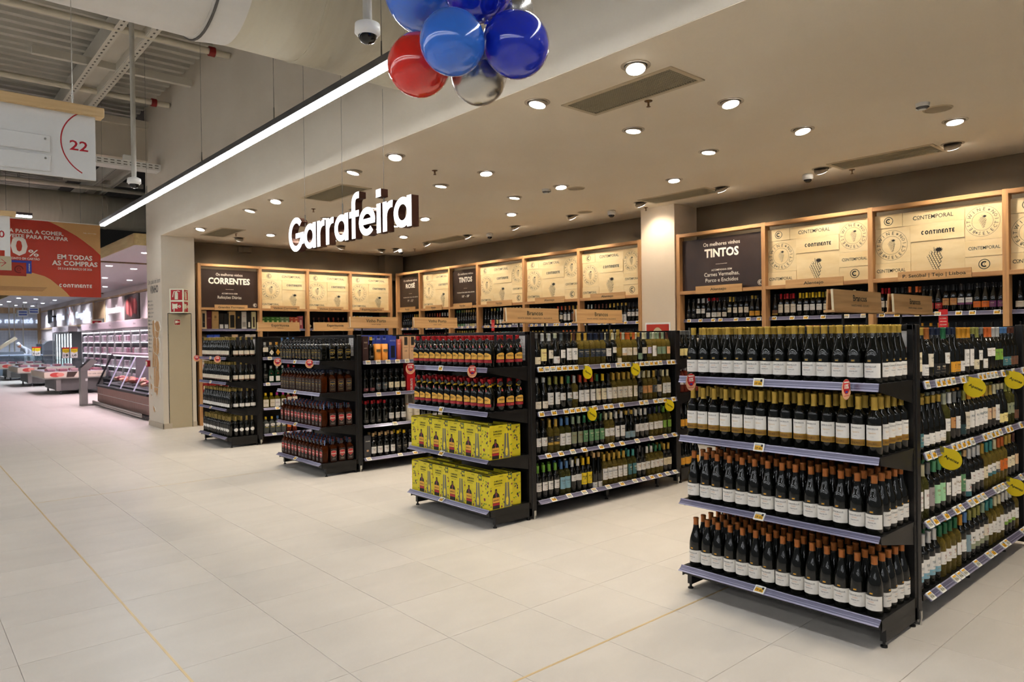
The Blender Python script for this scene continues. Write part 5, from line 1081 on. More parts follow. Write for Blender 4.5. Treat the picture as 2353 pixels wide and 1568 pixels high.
TINR = [('Os melhores vinhos', .84, .052, .45, 0), ('TINTOS', .63, .11, .42, .035), ('ACOMPANHA BEM', .36, .026, .25, .004), ('Carnes Vermelhas,', .26, .052, .43, 0), ('Porco e Enchidos', .15, .052, .40, 0)]
CORR = [('Os melhores vinhos', .84, .052, .46, 0), ('CORRENTES', .63, .11, .72, .035), ('ACOMPANHA BEM', .36, .026, .27, .004), ('Refei\u00e7\u00f5es Di\u00e1rias', .24, .055, .41, 0)]
BAYX = [(0, 'dark ROS\u00c9 board bay in the corner of the long wall', 'd', 'Ros\u00e9s', 'ROSE WINES', ROSE), (1, 'narrow crate-panel bay between the ROS\u00c9 and TINTOS boards', 'c', 'Ros\u00e9s', 'ROSE WINES', None), (2, 'dark TINTOS board bay left part of the long wall', 'd', 'Verdes', 'VERDE WINES', TINT),
        (3, 'crate-panel bay with Verdes plate right of TINTOS board', 'c', 'Verdes', 'VERDE WINES', None), (4, 'crate-panel Alentejo bay, second left of the cream column', 'c', 'Alentejo', None, None), (5, 'crate-panel Alentejo bay directly left of the cream column', 'c', 'Alentejo', None, None)]
for i, lb, bd, pl, sb, ln in BAYX: wall_bay('x', RX[i], RX[i+1], lb, bd, pl, sb, ln, last=(i == 5), right=(i not in (1,)))
RR = [6.10, 4.775, 3.44, 2.12, .80, -.52]
BAYR = [(0, 'dark TINTOS board bay directly right of the cream column', 'd', 'Alentejo', None, TINR), (1, 'crate-panel Alentejo bay, second right of the cream column', 'c', 'Alentejo', None, None), (2, 'crate-panel bay with the P. Set\u00fabal Tejo Lisboa plate', 'c', 'P. Set\u00fabal | Tejo | Lisboa', None, None), (3, 'crate-panel bay cut by the right picture edge', 'c', 'D\u00e3o', None, None)]
for i, lb, bd, pl, sb, ln in BAYR: wall_bay('x', RR[i], RR[i+1], lb, bd, pl, sb, ln, last=(i == 3))
RF = [4.29, 5.44, 6.43, 7.41, 8.41]
BAYF = [(0, 'dark CORRENTES board bay beside the pillar', 'd', 'Grandes Formatos', 'BAG IN BOX WINE', CORR), (1, 'crate-panel bay with green wine cartons on far wall', 'c', 'Vinhos Correntes', 'TABLE WINE', None), (2, 'crate-panel bay with round ros\u00e9 bottles on far wall', 'c', 'Vinhos Correntes', 'TABLE WINE', None), (3, 'crate-panel Espirituosas bay in the far corner', 'c', 'Espirituosas/Gin', 'SPIRITS/GIN', None)]
for i, lb, bd, pl, sb, ln in BAYF: wall_bay('y', RF[i], RF[i+1], lb, bd, pl, sb, ln, last=(i == 3), right=False)
D = 'B k black '
wall_fill('x', RX[0], RX[1], [(0, [('B k navy navy t AZUL', 5), ('B y gold amber l SOL', 5)], 1), (1, [('B p red red t ROSE', 4), ('B p maroon maroon t ROSE', 6)], 1)], 'rosé corner bay', 4)
wall_fill('x', RX[1], RX[2], [(0, [('B r brown maroon m TINTO', 4), ('B p rust ivory t ROSE', 2), ('B r silver maroon m TINTO', 5)], 1), (1, [('B r brown maroon m TINTO', 4), ('B r maroon maroon t ROSE', 3), ('B p beige ivory t ROSE', 4)], 1)], 'narrow rosé bay', 4)
wall_fill('x', RX[2], RX[3], [(0, [('F k green green l VERDE', 2), ('F k olive green l VERDE', 2), ('F k beige white l VERDE', 2), ('F k gold lemon l VERDE', 2), ('F k brown ivory l VERDE', 3)], 1), (1, [('F k gold white l VERDE', 4), ('F k olive ivory l VERDE', 4), ('F k orange ivory l VERDE', 3)], 1)], 'verdes TINTOS bay', 5)
wall_fill('x', RX[3], RX[4], [(0, [('F k black black l VERDE', 2), ('F k gold ivory t VERDE', 2), ('F k green lemon t VERDE', 1), ('F k white white t VERDE', 4), ('F k cream white l VERDE', 5)], 1), (1, [('B k brown maroon t TINTO', 3), ('B k beige ivory t VERDE', 3), ('B k teal teal t VERDE', 3), ('B k navy navy t VERDE', 3), ('B k gold ivory t VERDE', 3)], 1)], 'verdes crate bay', 8)
wall_fill('x', RX[4], RX[5], [(0, [('B k silver white t MONTE', 3), (D+'white t HERDADE', 4), ('B k rust ivory t CASA', 2), ('B k copper white x VINHA', 2), ('B k gold brown x VINHA', 3)], 1), (1, [('B k gold ivory t TINTO', 4), (D+'ivory t TINTO', 5), ('B k orange ivory t TINTO', 3), ('B k copper ivory t TINTO', 3)], 1)], 'second Alentejo bay', 9)
wall_fill('x', RX[5], RX[6], [(0, [('B k silver white t MONTE', 2), ('B k brown black t TINTO', 4), ('B k gold white t CASA', 2), ('U k gold white x BORBA', 3), ('B k black white m MESA', 3), ('B k brown kraft l MESA', 1)], 1), (1, [(D+'ivory t TINTO', 4), ('B k gold ivory t TINTO', 2), ('B k silver ivory t TINTO', 2), (D+'maroon t TINTO', 7)], 1)], 'column-side Alentejo bay', 6)
wall_fill('x', RR[0], RR[1], [(0, [('U k black black l PAI', 2), ('B k silver white m REGUENGOS', 2), ('U k red white l MOURA', 2), ('U k black ivory l ADEGA', 2), ('B k gold cream m REAL', 1), ('B k black ivory t LAGAR', 3), ('U k gold amber l Piteira', 1), ('U k black amber l Piteira', 1), ('U k black brown l Piteira gold', 1)], 2), (1, [('B k grey ivory t TINTO', 2), (D+'ivory t TINTO', 6), ('B k brown kraft t TINTO', 7)], 1)], 'TINTOS column bay', 7)
wall_fill('x', RR[1], RR[2], [(0, [('U k black brown l Piteira gold', 1), ('B k red ivory x LADEIRA', 3), ('B k yellow white t MONTE', 4), ('B k olive ivory t CONDE', 2), ('B k cream ivory t CONDE', 3), ('B k black maroon t TINTO', 2)], 2), (1, [(D+'maroon t TINTO', 3), ('B k gold ivory t TINTO', 3), ('B k red ivory t TINTO', 2), ('B k amber ivory t TINTO', 3), ('B k brown brown t TINTO', 4)], 1)], 'right Alentejo bay', 6)
wall_fill('x', RR[2], RR[3], [(0, [('B k red ivory t PALMELA', 2), ('B k black ivory t PALMELA', 2), ('B k orange brown t TEJO', 2), ('U k black red m LISBOA', 3), ('B k black kraft t ARVORE', 2), ('B k black white t TERRAS purple', 2), ('U k black orange m FONTE', 2), ('U k black purple m FONTE', 2)], 2), (1, [(D+'black t TINTO', 5), ('B k amber ivory t TINTO', 4), (D+'ivory t TINTO', 6)], 1)], 'Set\u00fabal bay', 7)
wall_fill('x', RR[3], RR[4], [(0, [('U k black ivory l VINHA', 4), (D+'ivory t DAO', 8)], 1), (1, [(D+'black t TINTO', 12)], 1)], 'right edge bay', 4)
for bi, nm_ in ((2, 'Set\u00fabal bay'), (3, 'right edge bay')):
    for lv in (2, 3): wall_fill('x', RR[bi], RR[bi+1], [(lv, [(D+'ivory t TINTO', 5), ('B k red ivory t TINTO', 4), (D+'maroon t TINTO', 4)], 1)], nm_, 0)
# far wall goods
for lv, ent in ((0, [('M r black cream m -', 8)]), (1, [('M r black cream m -', 8)])):
    k = kind('mat', 'round_rose_bottle', 'M', 'r', 'brown', 'round ros\u00e9 flask', [(.03, .085, 42, 'cream', 'oval')], [('ROSE', .052, .01, .04, '#5a4030', .01)]); kc = kind('mat2', 'round_rose_bottle', 'M', 'p', 'rust', 'pink round ros\u00e9 flask', [(.03, .085, 42, 'peach', 'oval')], [('ROSE', .052, .01, .04, '#5a4030', .01)])
    for i in range(8): place(k if i not in (4, 5) else kc, RF[2]+.115+i*.112, YBK+.17, WSZ[lv], 0, '%s, %s from left, %s shelf, far wall bay' % (k.desc if i not in (4, 5) else kc.desc, ordn(i), SHELF_N[lv]), 'round ros\u00e9 flasks on the far wall')
    for i in range(7): place(k, RF[2]+.16+i*.112, YBK+.285, WSZ[lv], 0, '%s, %s from left, second row, %s shelf, far wall' % (k.desc, ordn(i), SHELF_N[lv]), 'round ros\u00e9 flasks on the far wall')
for lv in (0, 1):
    x = RF[1]+.07
    for i in range(9):
        col, wn, dsc = (('#3f7a2a', '#cfd08a', 'green'),)*4+(('#6f8a5a', '#cfd0a8', 'sage green'),)*2+(('#b5442a', '#e8b890', 'orange'),)*2+(('#b05560', '#e0b0a8', 'pink'),) if False else [(('#3f7a2a', '#cfd08a', 'green')), (('#3f7a2a', '#cfd08a', 'green')), (('#3f7a2a', '#cfd08a', 'green')), (('#3f7a2a', '#cfd08a', 'green')), (('#6f8a5a', '#cfd0a8', 'sage green')), (('#6f8a5a', '#cfd0a8', 'sage green')), (('#b5442a', '#e8b890', 'orange')), (('#b5442a', '#e8b890', 'orange')), (('#b05560', '#e0b0a8', 'pink'))][i]
        pbox('wine_carton', x+.048, YBK+.16, WSZ[lv], .093, .09, .24 if i < 8 else .26, col, '%s wine carton, %s from left, %s shelf, far wall bay' % (dsc, ordn(i), SHELF_N[lv]), 'carton', [('VINHO', .86, .014, .05, '#f0e8d0')], (.42, .3, .7, wn)); x += .0985
for lv in (0, 1):
    for i in range(13):
        c = ('J #8fa3a8 - white m GIN', 'J #8fa3a8 - white m GIN', 'J #6a8a4a - yellow m GIN', 'J #9a9a90 - white m SODA', 'J #9a9a90 - white m SODA', 'J #9a9a90 - white m SODA', 'J #8fa3a8 - blue m GIN', 'J #8fa3a8 - blue m GIN', 'J #c9a52a - navy m COLA', 'J #c9a52a - navy m COLA', 'J #c9a52a - navy m COLA', 'J #3f7a3a - lime m GIN', 'J #3f7a3a - lime m GIN')[i] if lv == 0 else ('J #a3203a - red m RED', 'J #a3203a - red m RED', 'J #2a3a66 - navy m BLUE', 'J #2a3a66 - navy m BLUE', 'J #c9962a - amber m GOLD', 'J #c9962a - amber m GOLD', 'J #c9962a - amber m GOLD', 'J #b9b9b4 - blue m SODA', 'J #b9b9b4 - blue m SODA', 'J #3f7a3a - lime m LIME', 'J #3f7a3a - lime m LIME', 'J #1d1d1d - black m COLA', 'J #1d1d1d - black m COLA')[i]
        k = code(c); k.name, k.cat = 'drink_can', 'can'
        for st in (0, 1):
            place(k, RF[3]+.10+i*.070, YBK+.15, WSZ[lv]+st*.123, 0, 'small drink can, %s from left, %s layer, %s shelf, far corner bay' % (ordn(i), ('lower', 'upper')[st], SHELF_N[lv]), 'drink cans in the far corner bay')
GB = [(.11, .35, '#cdb48c', 'pale wooden box with dark bottle', dict(panel=(.42, .1, .85, '#141412'), texts=[('TINTO', .36, .01, .03, '#e8e0d0')])), (.09, .34, '#5a1c1e', 'maroon wine box', dict(texts=[('RESERVA', .6, .01, .06, '#c9a58c')])), (.13, .34, '#b8925c', 'plain wooden wine box', dict(texts=[('QUINTA', .5, .012, .08, '#6a4a28')], panel=(.3, .6, .75, '#8a6a3c'))), (.09, .30, '#12120f', 'black wine box with white label', dict(panel=(.8, .05, .3, '#e2ded4'))), (.09, .30, '#12120f', 'second black wine box with white label', dict(panel=(.8, .05, .3, '#e2ded4'))),
      (.13, .34, '#b89a68', 'wooden box with dark window', dict(panel=(.66, .08, .8, '#15130f'))), (.11, .34, '#1c1915', 'black box with gold crest', dict(panel=(.3, .6, .72, '#9a7a32'))), (.10, .34, '#cfc8ba', 'pale grey box with drawing', dict(texts=[('VINHA', .7, .014, .05, '#a03030')], panel=(.7, .12, .4, '#9a948a'))), (.09, .34, '#1b1916', 'black gift box with stripe', dict(panel=(.4, .1, .4, '#e0dacb'))), (.09, .34, '#d6cf9e', 'pale yellow box with bottle', dict(panel=(.35, .1, .7, '#2a1512')))]
x = RF[0]+.075
for i, (w, h, col, dsc, kw) in enumerate(GB): pbox('wine_gift_box', x+w/2, YBK+.16, WSZ[0], w-.006, .09, h, col, '%s, %s from left, CORRENTES bay' % (dsc, ordn(i)), 'gift box', **kw); x += w+.002
x = RF[0]+.07
for i, (w, col, dsc) in enumerate(((.11, '#26231f', 'dark gift box'), (.12, '#3557b8', 'bright blue gift box'), (.12, '#3557b8', 'second bright blue gift box'), (.22, '#16130f', 'wide black gift box'), (.12, '#cfae8c', 'beige gift box'), (.13, '#17130f', 'black gift box'), (.11, '#d2c8b8', 'pale gift box'), (.10, '#d2c8b8', 'second pale gift box'))):
    pbox('wine_gift_box', x+w/2, YBK+.16, WSZ[1], w-.006, .09, .31, col, '%s on the second shelf, %s from left, CORRENTES bay' % (dsc, ordn(i)), 'gift box', [('RESERVA', .85, .01, .06, '#b9a58c')]); x += w+.002
for lv, col, dsc in ((2, '#d9d2c6', 'white wine carton'), (3, '#8e1a1a', 'red wine carton')):
    for i in range(4): pbox('bag_in_box', RF[0]+.13+i*.15, YBK+.18, WSZ[lv], .14, .12, .26, col, '%s, %s from left, low in CORRENTES bay' % (dsc, ordn(i)), 'carton', [('VINHO', .7, .02, .09, '#4a2a2a' if lv == 2 else '#f0e0d0')], (.3, .25, .5, '#a3161a' if lv == 2 else '#e8dcc8'))
# emergency light above the far boards and small red wall talkers
b = MB(); b.box(0, .27, -.05, 0, 0, .12, 0, .01); b.box(.09, .18, -.06, -.05, .01, .11, 0, .005); b.obj('emergency_light', DARKW, loc=(5.23, 14.25, 3.34), label='dark emergency light box above the CORRENTES board', cat='light')
for y, z, l in ((10.35, 1.70, 'red talker card hanging on the mid wall shelves'), (2.69, 1.62, 'red talker card hanging on the right wall shelves')):
    F = face_mx(XB+.085, y, z); b = MB(); b.fbox(F, -.045, .045, 0, .21, -.002, 0, 0)
    for k, s in enumerate(('A SUA PASSA', 'A COMER,', 'APROVEITE', 'PARA POUPAR')): b.text(F, s, 0, .14-k*.034, .010, .065, 1, .0006, .01)
    b.obj('shelf_talker', [PRED, WHITEP], label=l, cat='promo tag')
F = face_mx(8.538, 6.45, 1.0); t = thing('column_poster', 'red framed poster with pale arch on the cream column', 'poster', (0, 0, 0)); b = MB(); b.fbox(F, -.225, .225, 0, .77, -.0015, .008, 0); b.obj('frame', WPLAST, t)
b = MB(); b.rect(F, -.205, .205, .02, .745, .0085, 0); b.poly(F, [(.36*math.cos(math.radians(a))*.5, .16+.54*math.sin(math.radians(a))) for a in range(0, 181, 10)], .009, 1); b.obj('print', [mat('poster_red', '#b5301c', .5), mat('poster_beige', '#bfae8c', .5)], t)

# ================================================================== LIT LETTERING
LETF = mat('lit_letter_face', '#ffffff', .4, emit=(1, 1, 1), estr=1.5); LETS = mat('letter_brown_side', '#4a2b1e', .35, .3)
t = thing('lit_lettering', 'suspended white illuminated Garrafeira letters with brown sides', 'sign', (3.36, 7.60, 2.555)); F0 = Fr((0, 0, 0), (0, -1, 0), (0, 0, 1))
st = .077; xh = .335
def ell(cx, cy, rx, ry, a0, a1, n=20): return arcpts(cx, cy, rx, ry, a0, a1, n)
def L_a(b, F): b.ribbon(F, ell(.145, xh/2, .115, xh/2-.04, 0, 360, 28), st, 0, 0, .075); b.ribbon(F, [(.262, 0), (.262, xh)], st, .0004, 0, .075); return .325
def L_r(b, F): b.ribbon(F, [(.045, 0), (.045, xh)], st, 0, 0, .075); b.ribbon(F, [(.045, .16)]+ell(.165, .165, .118, .13, 165, 90, 8)+[(.19, .293)], st, .0004, 0, .075); return .215
def L_f(b, F): b.ribbon(F, [(.09, 0), (.09, .42)]+ell(.165, .42, .075, .09, 180, 80, 8)[1:]+[(.21, .508)], st, 0, 0, .075); b.ribbon(F, [(0, .292), (.205, .292)], .075, .0004, 0, .0755); return .20
def L_e(b, F): b.ribbon(F, ell(.165, xh/2, .125, xh/2-.04, 0, 318, 26), st, 0, 0, .075); b.ribbon(F, [(.05, xh/2), (.325, xh/2)], .066, .0004, 0, .0755); return .345
def L_i(b, F): b.ribbon(F, [(.05, 0), (.05, xh)], st, 0, 0, .075); b.ribbon(F, [(.05, .41), (.05, .50)], .092, 0, 0, .075); return .12
def L_G(b, F): b.ribbon(F, ell(.21, .235, .165, .195, 42, 345, 26), st, 0, 0, .075); b.ribbon(F, [(.20, .215), (.385, .215), (.385, .09)], st*.86, .0004, 0, .0755); return .43
x = .0
for fn in (L_G, L_a, L_r, L_r, L_a, L_f, L_e, L_i, L_r, L_a):
    b = MB(); G = Fr(F0.p(x, 0, .0), F0.u, F0.v); x += fn(b, G); b.v = [(p_[0], p_[1]*.925, p_[2]*.80) for p_ in b.v]; b.obj('letter', [LETF, LETS], t)
b = MB(); x *= .925; b.fbox(F0, .02, x-.02, .03, .06, -.084, -.078); b.obj('acrylic_backing', SHEET, t)
for u, zt in ((.32, 3.4), (1.17, 3.4), (1.96, 1.32)):
    b = MB(); b.tube([F0.p(u, .26, -.05), F0.p(u, zt, -.05)], .0018, 5); b.tube([F0.p(u, .26, -.05), F0.p(u, .39, -.05)], .006, 6); b.obj('suspension_wire', WIRE, t)

# ================================================================== BALLOONS
def balloon(p, R_, m, name, label, knot=None):
    p = V3(p)
    ax = V3(knot if knot else (0, 0, 1)).normalized(); q = V3((0, 0, 1)).rotation_difference(ax).to_euler()
    t = thing(name, label, 'balloon', p, 0, 'cluster of party balloons'); t.rotation_euler = q
    prof = [(0, -R_)]+[(R_*math.cos(a)*(1 if a < .3 else 1-.06*(a-.3)), R_*math.sin(a)*(1 if a < 0 else 1.08)) for a in [math.radians(x) for x in range(-80, 84, 9)]]+[(.012, R_*1.10), (.006, R_*1.13)]
    MB().lathe(prof, 36).obj('balloon_skin', m, t); MB().lathe([(.006, R_*1.12), (.014, R_*1.17), (.008, R_*1.19)], 12).obj('knot', m, t)
def latex(n, c): return mat(n, c, .12, 0, .6, coat=.6)
BLU, NVY, RDB = latex('blue_latex', '#3675df'), latex('navy_latex', '#1a30bd'), latex('red_latex', '#dd2a20'); SLV = mat('silver_foil', '#c4c1ba', .24, .92)
balloon((1.759, 2.353, 2.816), .1347, BLU, 'latex_balloon', 'round mid-blue balloon at the front of the cluster', (.2, .9, .5)); balloon((2.024, 2.253, 2.841), .1394, NVY, 'latex_balloon', 'deep navy balloon on the right of the cluster', (-.6, .5, .6))
balloon((1.812, 2.679, 2.830), .1417, RDB, 'latex_balloon', 'single red balloon low on the left of the cluster', (.6, .2, .7)); balloon((2.046, 2.540, 2.790), .126, SLV, 'metallic_balloon', 'silver balloon hanging lowest in the cluster', (0, .2, 1))
balloon((1.921, 2.787, 3.241), .1917, BLU, 'latex_balloon', 'blue balloon cut by the top edge on the left', (.5, .3, -.6)); balloon((1.929, 2.393, 3.135), .160, NVY, 'latex_balloon', 'navy balloon cut by the top edge in the middle', (.2, .5, -.8)); balloon((2.198, 2.477, 3.111), .1015, SLV, 'metallic_balloon', 'silver balloon at the top right behind the navy one', (-.5, .2, .3))
b = MB(); pc = V3((1.93, 2.52, 3.0)); b.tube([pc, pc+V3((0, 0, 2.96))], .002, 5); b.obj('balloon_string', WIRE, label='thin string carrying the balloon cluster', cat='string')

# ================================================================== HANGING SIGNS OF THE HALL
SIGNW = mat('sign_white_board', '#dadad8', .55); SRED = mat('sign_red', '#b01e2c', .5); PALEW = noisy('pale_sign_wood', '#c9a878', '#d6b88a', (2, 30, 30), .6, 3)
t = thing('aisle_sign', 'white hanging aisle sign with red number 22', 'sign', (.92, 4.6, .128)); t.scale = (.92, .92, .92); F = face_my(0, 0, 0)
MB().box(-2.2, .012, -.05, .05, 2.985, 3.04, 0, .003).obj('wooden_bar', PALEW, t); MB().box(-2.2, -.032, -.012, .012, 2.595, 2.99).obj('panel', SIGNW, t)
b = MB(); F = face_my(0, -.0125, 0); b.arc(F, -.004, 2.815, .208, .215, 118, 241, .0006, 0, 30); b.text(F, '22', -.122, 2.765, .058, .098, 0, .0006, .015); b.obj('number', SRED, t)
for z0 in (2.78, 2.665): MB().box(-2.2, -.27, -.022, -.0125, z0-.052, z0+.048, 0, .004).obj('slat_holder', SIGNW, t)
for z0 in (2.805, 2.69): MB().lathe([(0, -.008), (.006, -.008), (.006, .004), (0, .004)], 10).obj('peg', GREYP, t, loc=(-.297, -.026, z0), rot=(math.pi/2, 0, 0))
b = MB(); b.tube([(-.15, 0, 3.04), (-.15, 0, 6.3)], .0022, 5)
for k in range(5): b.tube([(-.15+.006*math.cos(a*math.pi/4), 0, 3.05+k*.016+.009*math.sin(a*math.pi/4)) for a in range(9)], .0018, 5)
b.obj('chain', STEEL, t)
t = thing('aisle_sign', 'far white hanging sign with red numeral cut by left edge', 'sign', (1.01, 9.6, 0)); MB().box(-1.8, .055, -.05, .05, 3.0, 3.055, 0, .003).obj('wooden_bar', PALEW, t); MB().box(-1.8, 0, -.012, .012, 2.62, 3.0).obj('panel', SIGNW, t)
b = MB(); F = face_my(0, -.0125, 0); b.text(F, '20', -.05, 2.76, .075, .11, 0, .0006, .012, 'r'); b.obj('number', SRED, t); MB().box(-.05, 0, -.008, .008, 2.55, 2.62).obj('joint_plate', SIGNW, t)
MB().box(-1.5, .008, -.012, .012, 2.40, 2.555).obj('arrow_panel', mat('arrow_panel_beige', '#b3a88c', .6), t); b = MB(); F = face_my(0, -.0125, 0); b.ribbon(F, [(-.3, 2.48), (-.045, 2.48)], .006, .0006, 0); b.ribbon(F, [(-.085, 2.52), (-.042, 2.48), (-.085, 2.44)], .006, .0006, 0); b.obj('arrow', SRED, t)
# red promotion banner
BX0, BX1, BZ0, BZ1, BY = .55, 3.02, 2.43, 3.80, 15.3
t = thing('promo_banner', 'large red and sand promotion banner hanging over the aisle', 'banner', (0, BY, 0)); MB().box(BX0, BX1, -.004, .004, BZ0, BZ1).obj('banner_sheet', noisy('banner_red', '#ad2f1f', '#b3351f', (.8, .8, .8), .5, 1), t)
b = MB(); F = face_my(0, -.005, 0); sq_ = (BX1-1.46)/234.; kz_ = (BZ1-BZ0)/176.; bp_ = lambda px, py: (1.46+px*sq_, BZ0+(683-py)*kz_); up_ = [(BX1, BZ1), bp_(109, 507), bp_(130, 515), bp_(154, 526), bp_(176, 537), bp_(196, 550), bp_(216, 564), bp_(234, 580)]; b.poly(F, up_[::-1] if False else up_, 0, 0)
lo_ = [(BX0, BZ0), bp_(158, 683), bp_(150, 674), bp_(138, 663), bp_(126, 654), bp_(112, 643), bp_(98, 636), bp_(70, 629), bp_(40, 626), bp_(0, 625), bp_(-60, 628), (BX0, BZ0+.36)]; b.poly(F, lo_, 0, 0); b.obj('sand_shape', mat('banner_sand', '#c69a62', .55), t)
b = MB(); F = face_my(0, -.0065, 0); sc = (BX1-1.46)/234.
def bt(s, px, py, hpx, wpx, bo=.02, al='c', m=0): b.text(F, s, 1.46+px*sc, BZ0+(683-py)*sc*1.18*(.98), hpx*sc*1.15, wpx*sc if wpx else None, m, .0004, bo, al)
bt('A PASSA A COMER,', 82, 537, 8.5, 124, .022); bt('VEITE PARA POUPAR', 86, 549, 8.5, 138, .022); bt('0', 42, 588, 41, 38, .03); bt('%', 74, 590, 15, 24, .012); bt('DESCONTO EM CART\u00c3O', 48, 599, 5, 80, .02); bt('EM TODAS', 171, 593, 11, 84, .025); bt('AS COMPRAS', 171, 608, 11, 110, .025); bt('DE 5 A 8 DE MAR\u00c7O DE 2026', 171, 618, 5, 82, .015); logo_word(b, F, 1.46+172*sc, BZ0+(652)*0+.175, 80*sc, .062, 0); bt('loja, site e app', 208, 528, 3.5, 32, 0); b.obj('lettering', mat('banner_white', '#e8e0d6', .6), t)
b = MB()
for k in range(4): b.rect(F, BX0, 2.15-.02*k, BZ0+.15-.02*k, BZ0+.158-.02*k, .0004, 0)
b.obj('small_print', mat('banner_small_print', '#8f5f3a', .6), t)
b = MB(); F = face_my(0, -.0065, 0); b.fbox(F, 1.3, 1.92, 2.83, 3.06, 0, .003, 0); b.fbox(F, 1.22, 1.84, 2.78, 3.02, .003, .006, 1); b.arc(F, 1.73, 2.90, .05, .07, 0, 300, .0068, 2, 18); b.arc(F, 1.73, 2.90, .02, .03, 0, 360, .0068, 2, 12); b.text(F, 'universo', 1.895, 2.94, .028, .14, 3, .0038, .01, rot=math.pi/2); b.text(F, 'CONTINENTE', 1.45, 2.98, .016, .14, 3, .0068, .02); b.obj('card_print', [mat('card_blue2', '#2a3a9c', .5), mat('card_red', '#9c2a1a', .5), mat('card_dark_red', '#6e160f', .5), WHITEP], t)
MB().box(BX0, BX1, -.012, .012, BZ1, BZ1+.012).obj('top_bar', WPLAST, t); [MB().tube([(q_, 0, BZ1), (q_, 0, 5.96)], .003, 5).obj('suspension_wire', WIRE, t) for q_ in (2.7, 1.3)]

# ================================================================== MEAT AND FISH DEPARTMENT BEYOND THE PILLAR
PINKC = (1.0, .80, .90); BLUC = (.80, .88, 1.0)
MCE = mat('service_ceiling', '#d9d3d6', .7); MWA = noisy('service_wall_panel', '#d8cbca', '#ded2d1', (.6, .6, .6), .6, 2); OAKB = noisy('oak_band', '#b39a6a', '#c0a878', (20, 1.5, 20), .55, 4)
MX = 6.0
struct(MB().box(3.47, 6.2, 14.66, 46, 3.4, 3.5), 'ceiling_service', MCE)
struct(MB().box(3.45, 3.47, 14.66, 46, 3.4, 3.62).box(3.47, 3.66, 14.64, 14.66, 3.4, 3.62), 'trim_4', OAKB)
struct(MB().box(3.47, 6.0, 17.98, 18.06, 3.37, 3.4).box(3.47, 6.0, 30.0, 30.1, 3.37, 3.4), 'trim_5', mat('brown_batten', '#6f5a40', .6))
struct(MB().box(MX, MX+.2, 14.4, 46, 0, 3.4), 'wall_service', MWA)
struct(MB().box(4.23, MX, 14.4, 14.6, 0, 3.4), 'wall_service_end', MWA)
TILEW = mat('white_wall_tile', '#d5dbe6', .3)
struct(MB().box(2, MX, 44.9, 45.0, 0, 3.4), 'wall_fish', TILEW)
b = MB()
for k in range(1, 16): b.box(2, MX, 44.893, 44.9, k*.15-.003, k*.15+.003)
for k in range(26): b.box(2+k*.15, 2.006+k*.15, 44.893, 44.9, 0, 2.25)
b.obj('tile_joints', mat('tile_joint_blue', '#a9b6cc', .5), bpy.data.objects['wall_fish'])
for i in range(9):
    for j, x in enumerate((3.95, 4.6, 5.35)):
        y = 15.9+i*3.2+j*.5; fish = y > 29
        t = thing('service_downlight', 'small %s downlight, %s row and %s place over the service counters' % ('cool' if fish else 'pink', ordn(i), ordn(j)), 'ceiling light', (x, y, 3.4), 0, 'downlights of the service department')
        MB().lathe([(0, -.006), (.06, -.006), (.075, 0)], 16).obj('lens', mat('pink_lens', '#ffffff', .3, emit=(1, .88, .95), estr=9) if not fish else mat('cool_lens', '#ffffff', .3, emit=(.85, .92, 1), estr=9), t)
        if j != 1 or i % 2 == 0: spot('service_beam', (x, y, 3.36), (x, y, 0), P_MEAT*(1.0 if j != 1 else .8), 120, .5, BLUC if fish else PINKC, .06)
for y in (23.6, 25.3, 27.3, 28.9, 32.6, 34.4, 36.5, 38.6, 40.8): spot('panel_washer', (5.45, y, 3.33), (6.0, y, 2.6), P_MEAT*.07, 75, .3, BLUC if y > 30 else PINKC, .03)
# wall fittings, all facing the aisle
def wall_panel(y0, y1, z0, z1, label, m, cat='wall panel', words=None, wm=None):
    t = thing('wall_panel', label, cat, (MX, (y0+y1)/2, 0)); w = (y1-y0)/2
    MB().box(-.04, 0, -w, w, z0, z1, 0, .004).obj('panel', m, t)
    if words: b = MB(); F = face_mx(-.075, 0, 0); b.text(F, words, 0, (z0+z1)/2-.11, .26, 2*w*.8, 0, 0, .02); b.text(F, words, 0, (z0+z1)/2-.11, .26, 2*w*.8, 0, -.03, .02); b.obj('raised_lettering', wm, t)
    return t
NEON = mat('white_neon', '#ffffff', .4, emit=(1, .92, .98), estr=.7); NEONB = mat('blue_white_letters', '#e8eefc', .4, emit=(.75, .85, 1), estr=.6); OAKP = noisy('oak_trim', '#a98b6a', '#b69a78', (10, 10, 2), .6, 3)
wall_panel(26.95, 29.5, 2.30, 3.12, 'pale pink wall panel with white script lettering', MWA, words='tenro e suculento', wm=NEON)
t = wall_panel(24.85, 26.7, 2.30, 3.12, 'dark food photograph panel of red meat cuts', noisy('slate_photo', '#3c3734', '#524a45', (2, 2, 2), .5, 3), 'picture'); b = MB(); F = face_mx(-.041, 0, 0); rnd = random.Random(5)
for k in range(9): b.poly(F, [((-.6+k*.15)+.11*math.cos(a)*(1+.3*math.sin(3*a+k)), 2.72+.30*math.sin(a)*(1+.2*math.cos(2*a+k))) for a in [2*math.pi*i/14 for i in range(14)]], .0006*(k % 3+1), k % 3)
b.obj('meat_print', [plain('#9a3a3a'), plain('#b86a62'), plain('#7c2426')], t)
wall_panel(22.2, 24.65, 2.30, 3.12, 'blank pale pink panel right of the meat photograph', MWA)
wall_panel(31.75, 35.4, 2.32, 3.08, 'pale panel with large blue-white Congelados letters', MWA, words='Congelados', wm=NEONB)
t = wall_panel(35.5, 37.5, 2.32, 3.12, 'colourful seafood photograph panel', noisy('seafood_photo', '#c9cdd6', '#9c5a40', (3, 4, 4), .5, 4, 0, .42, .62), 'picture')
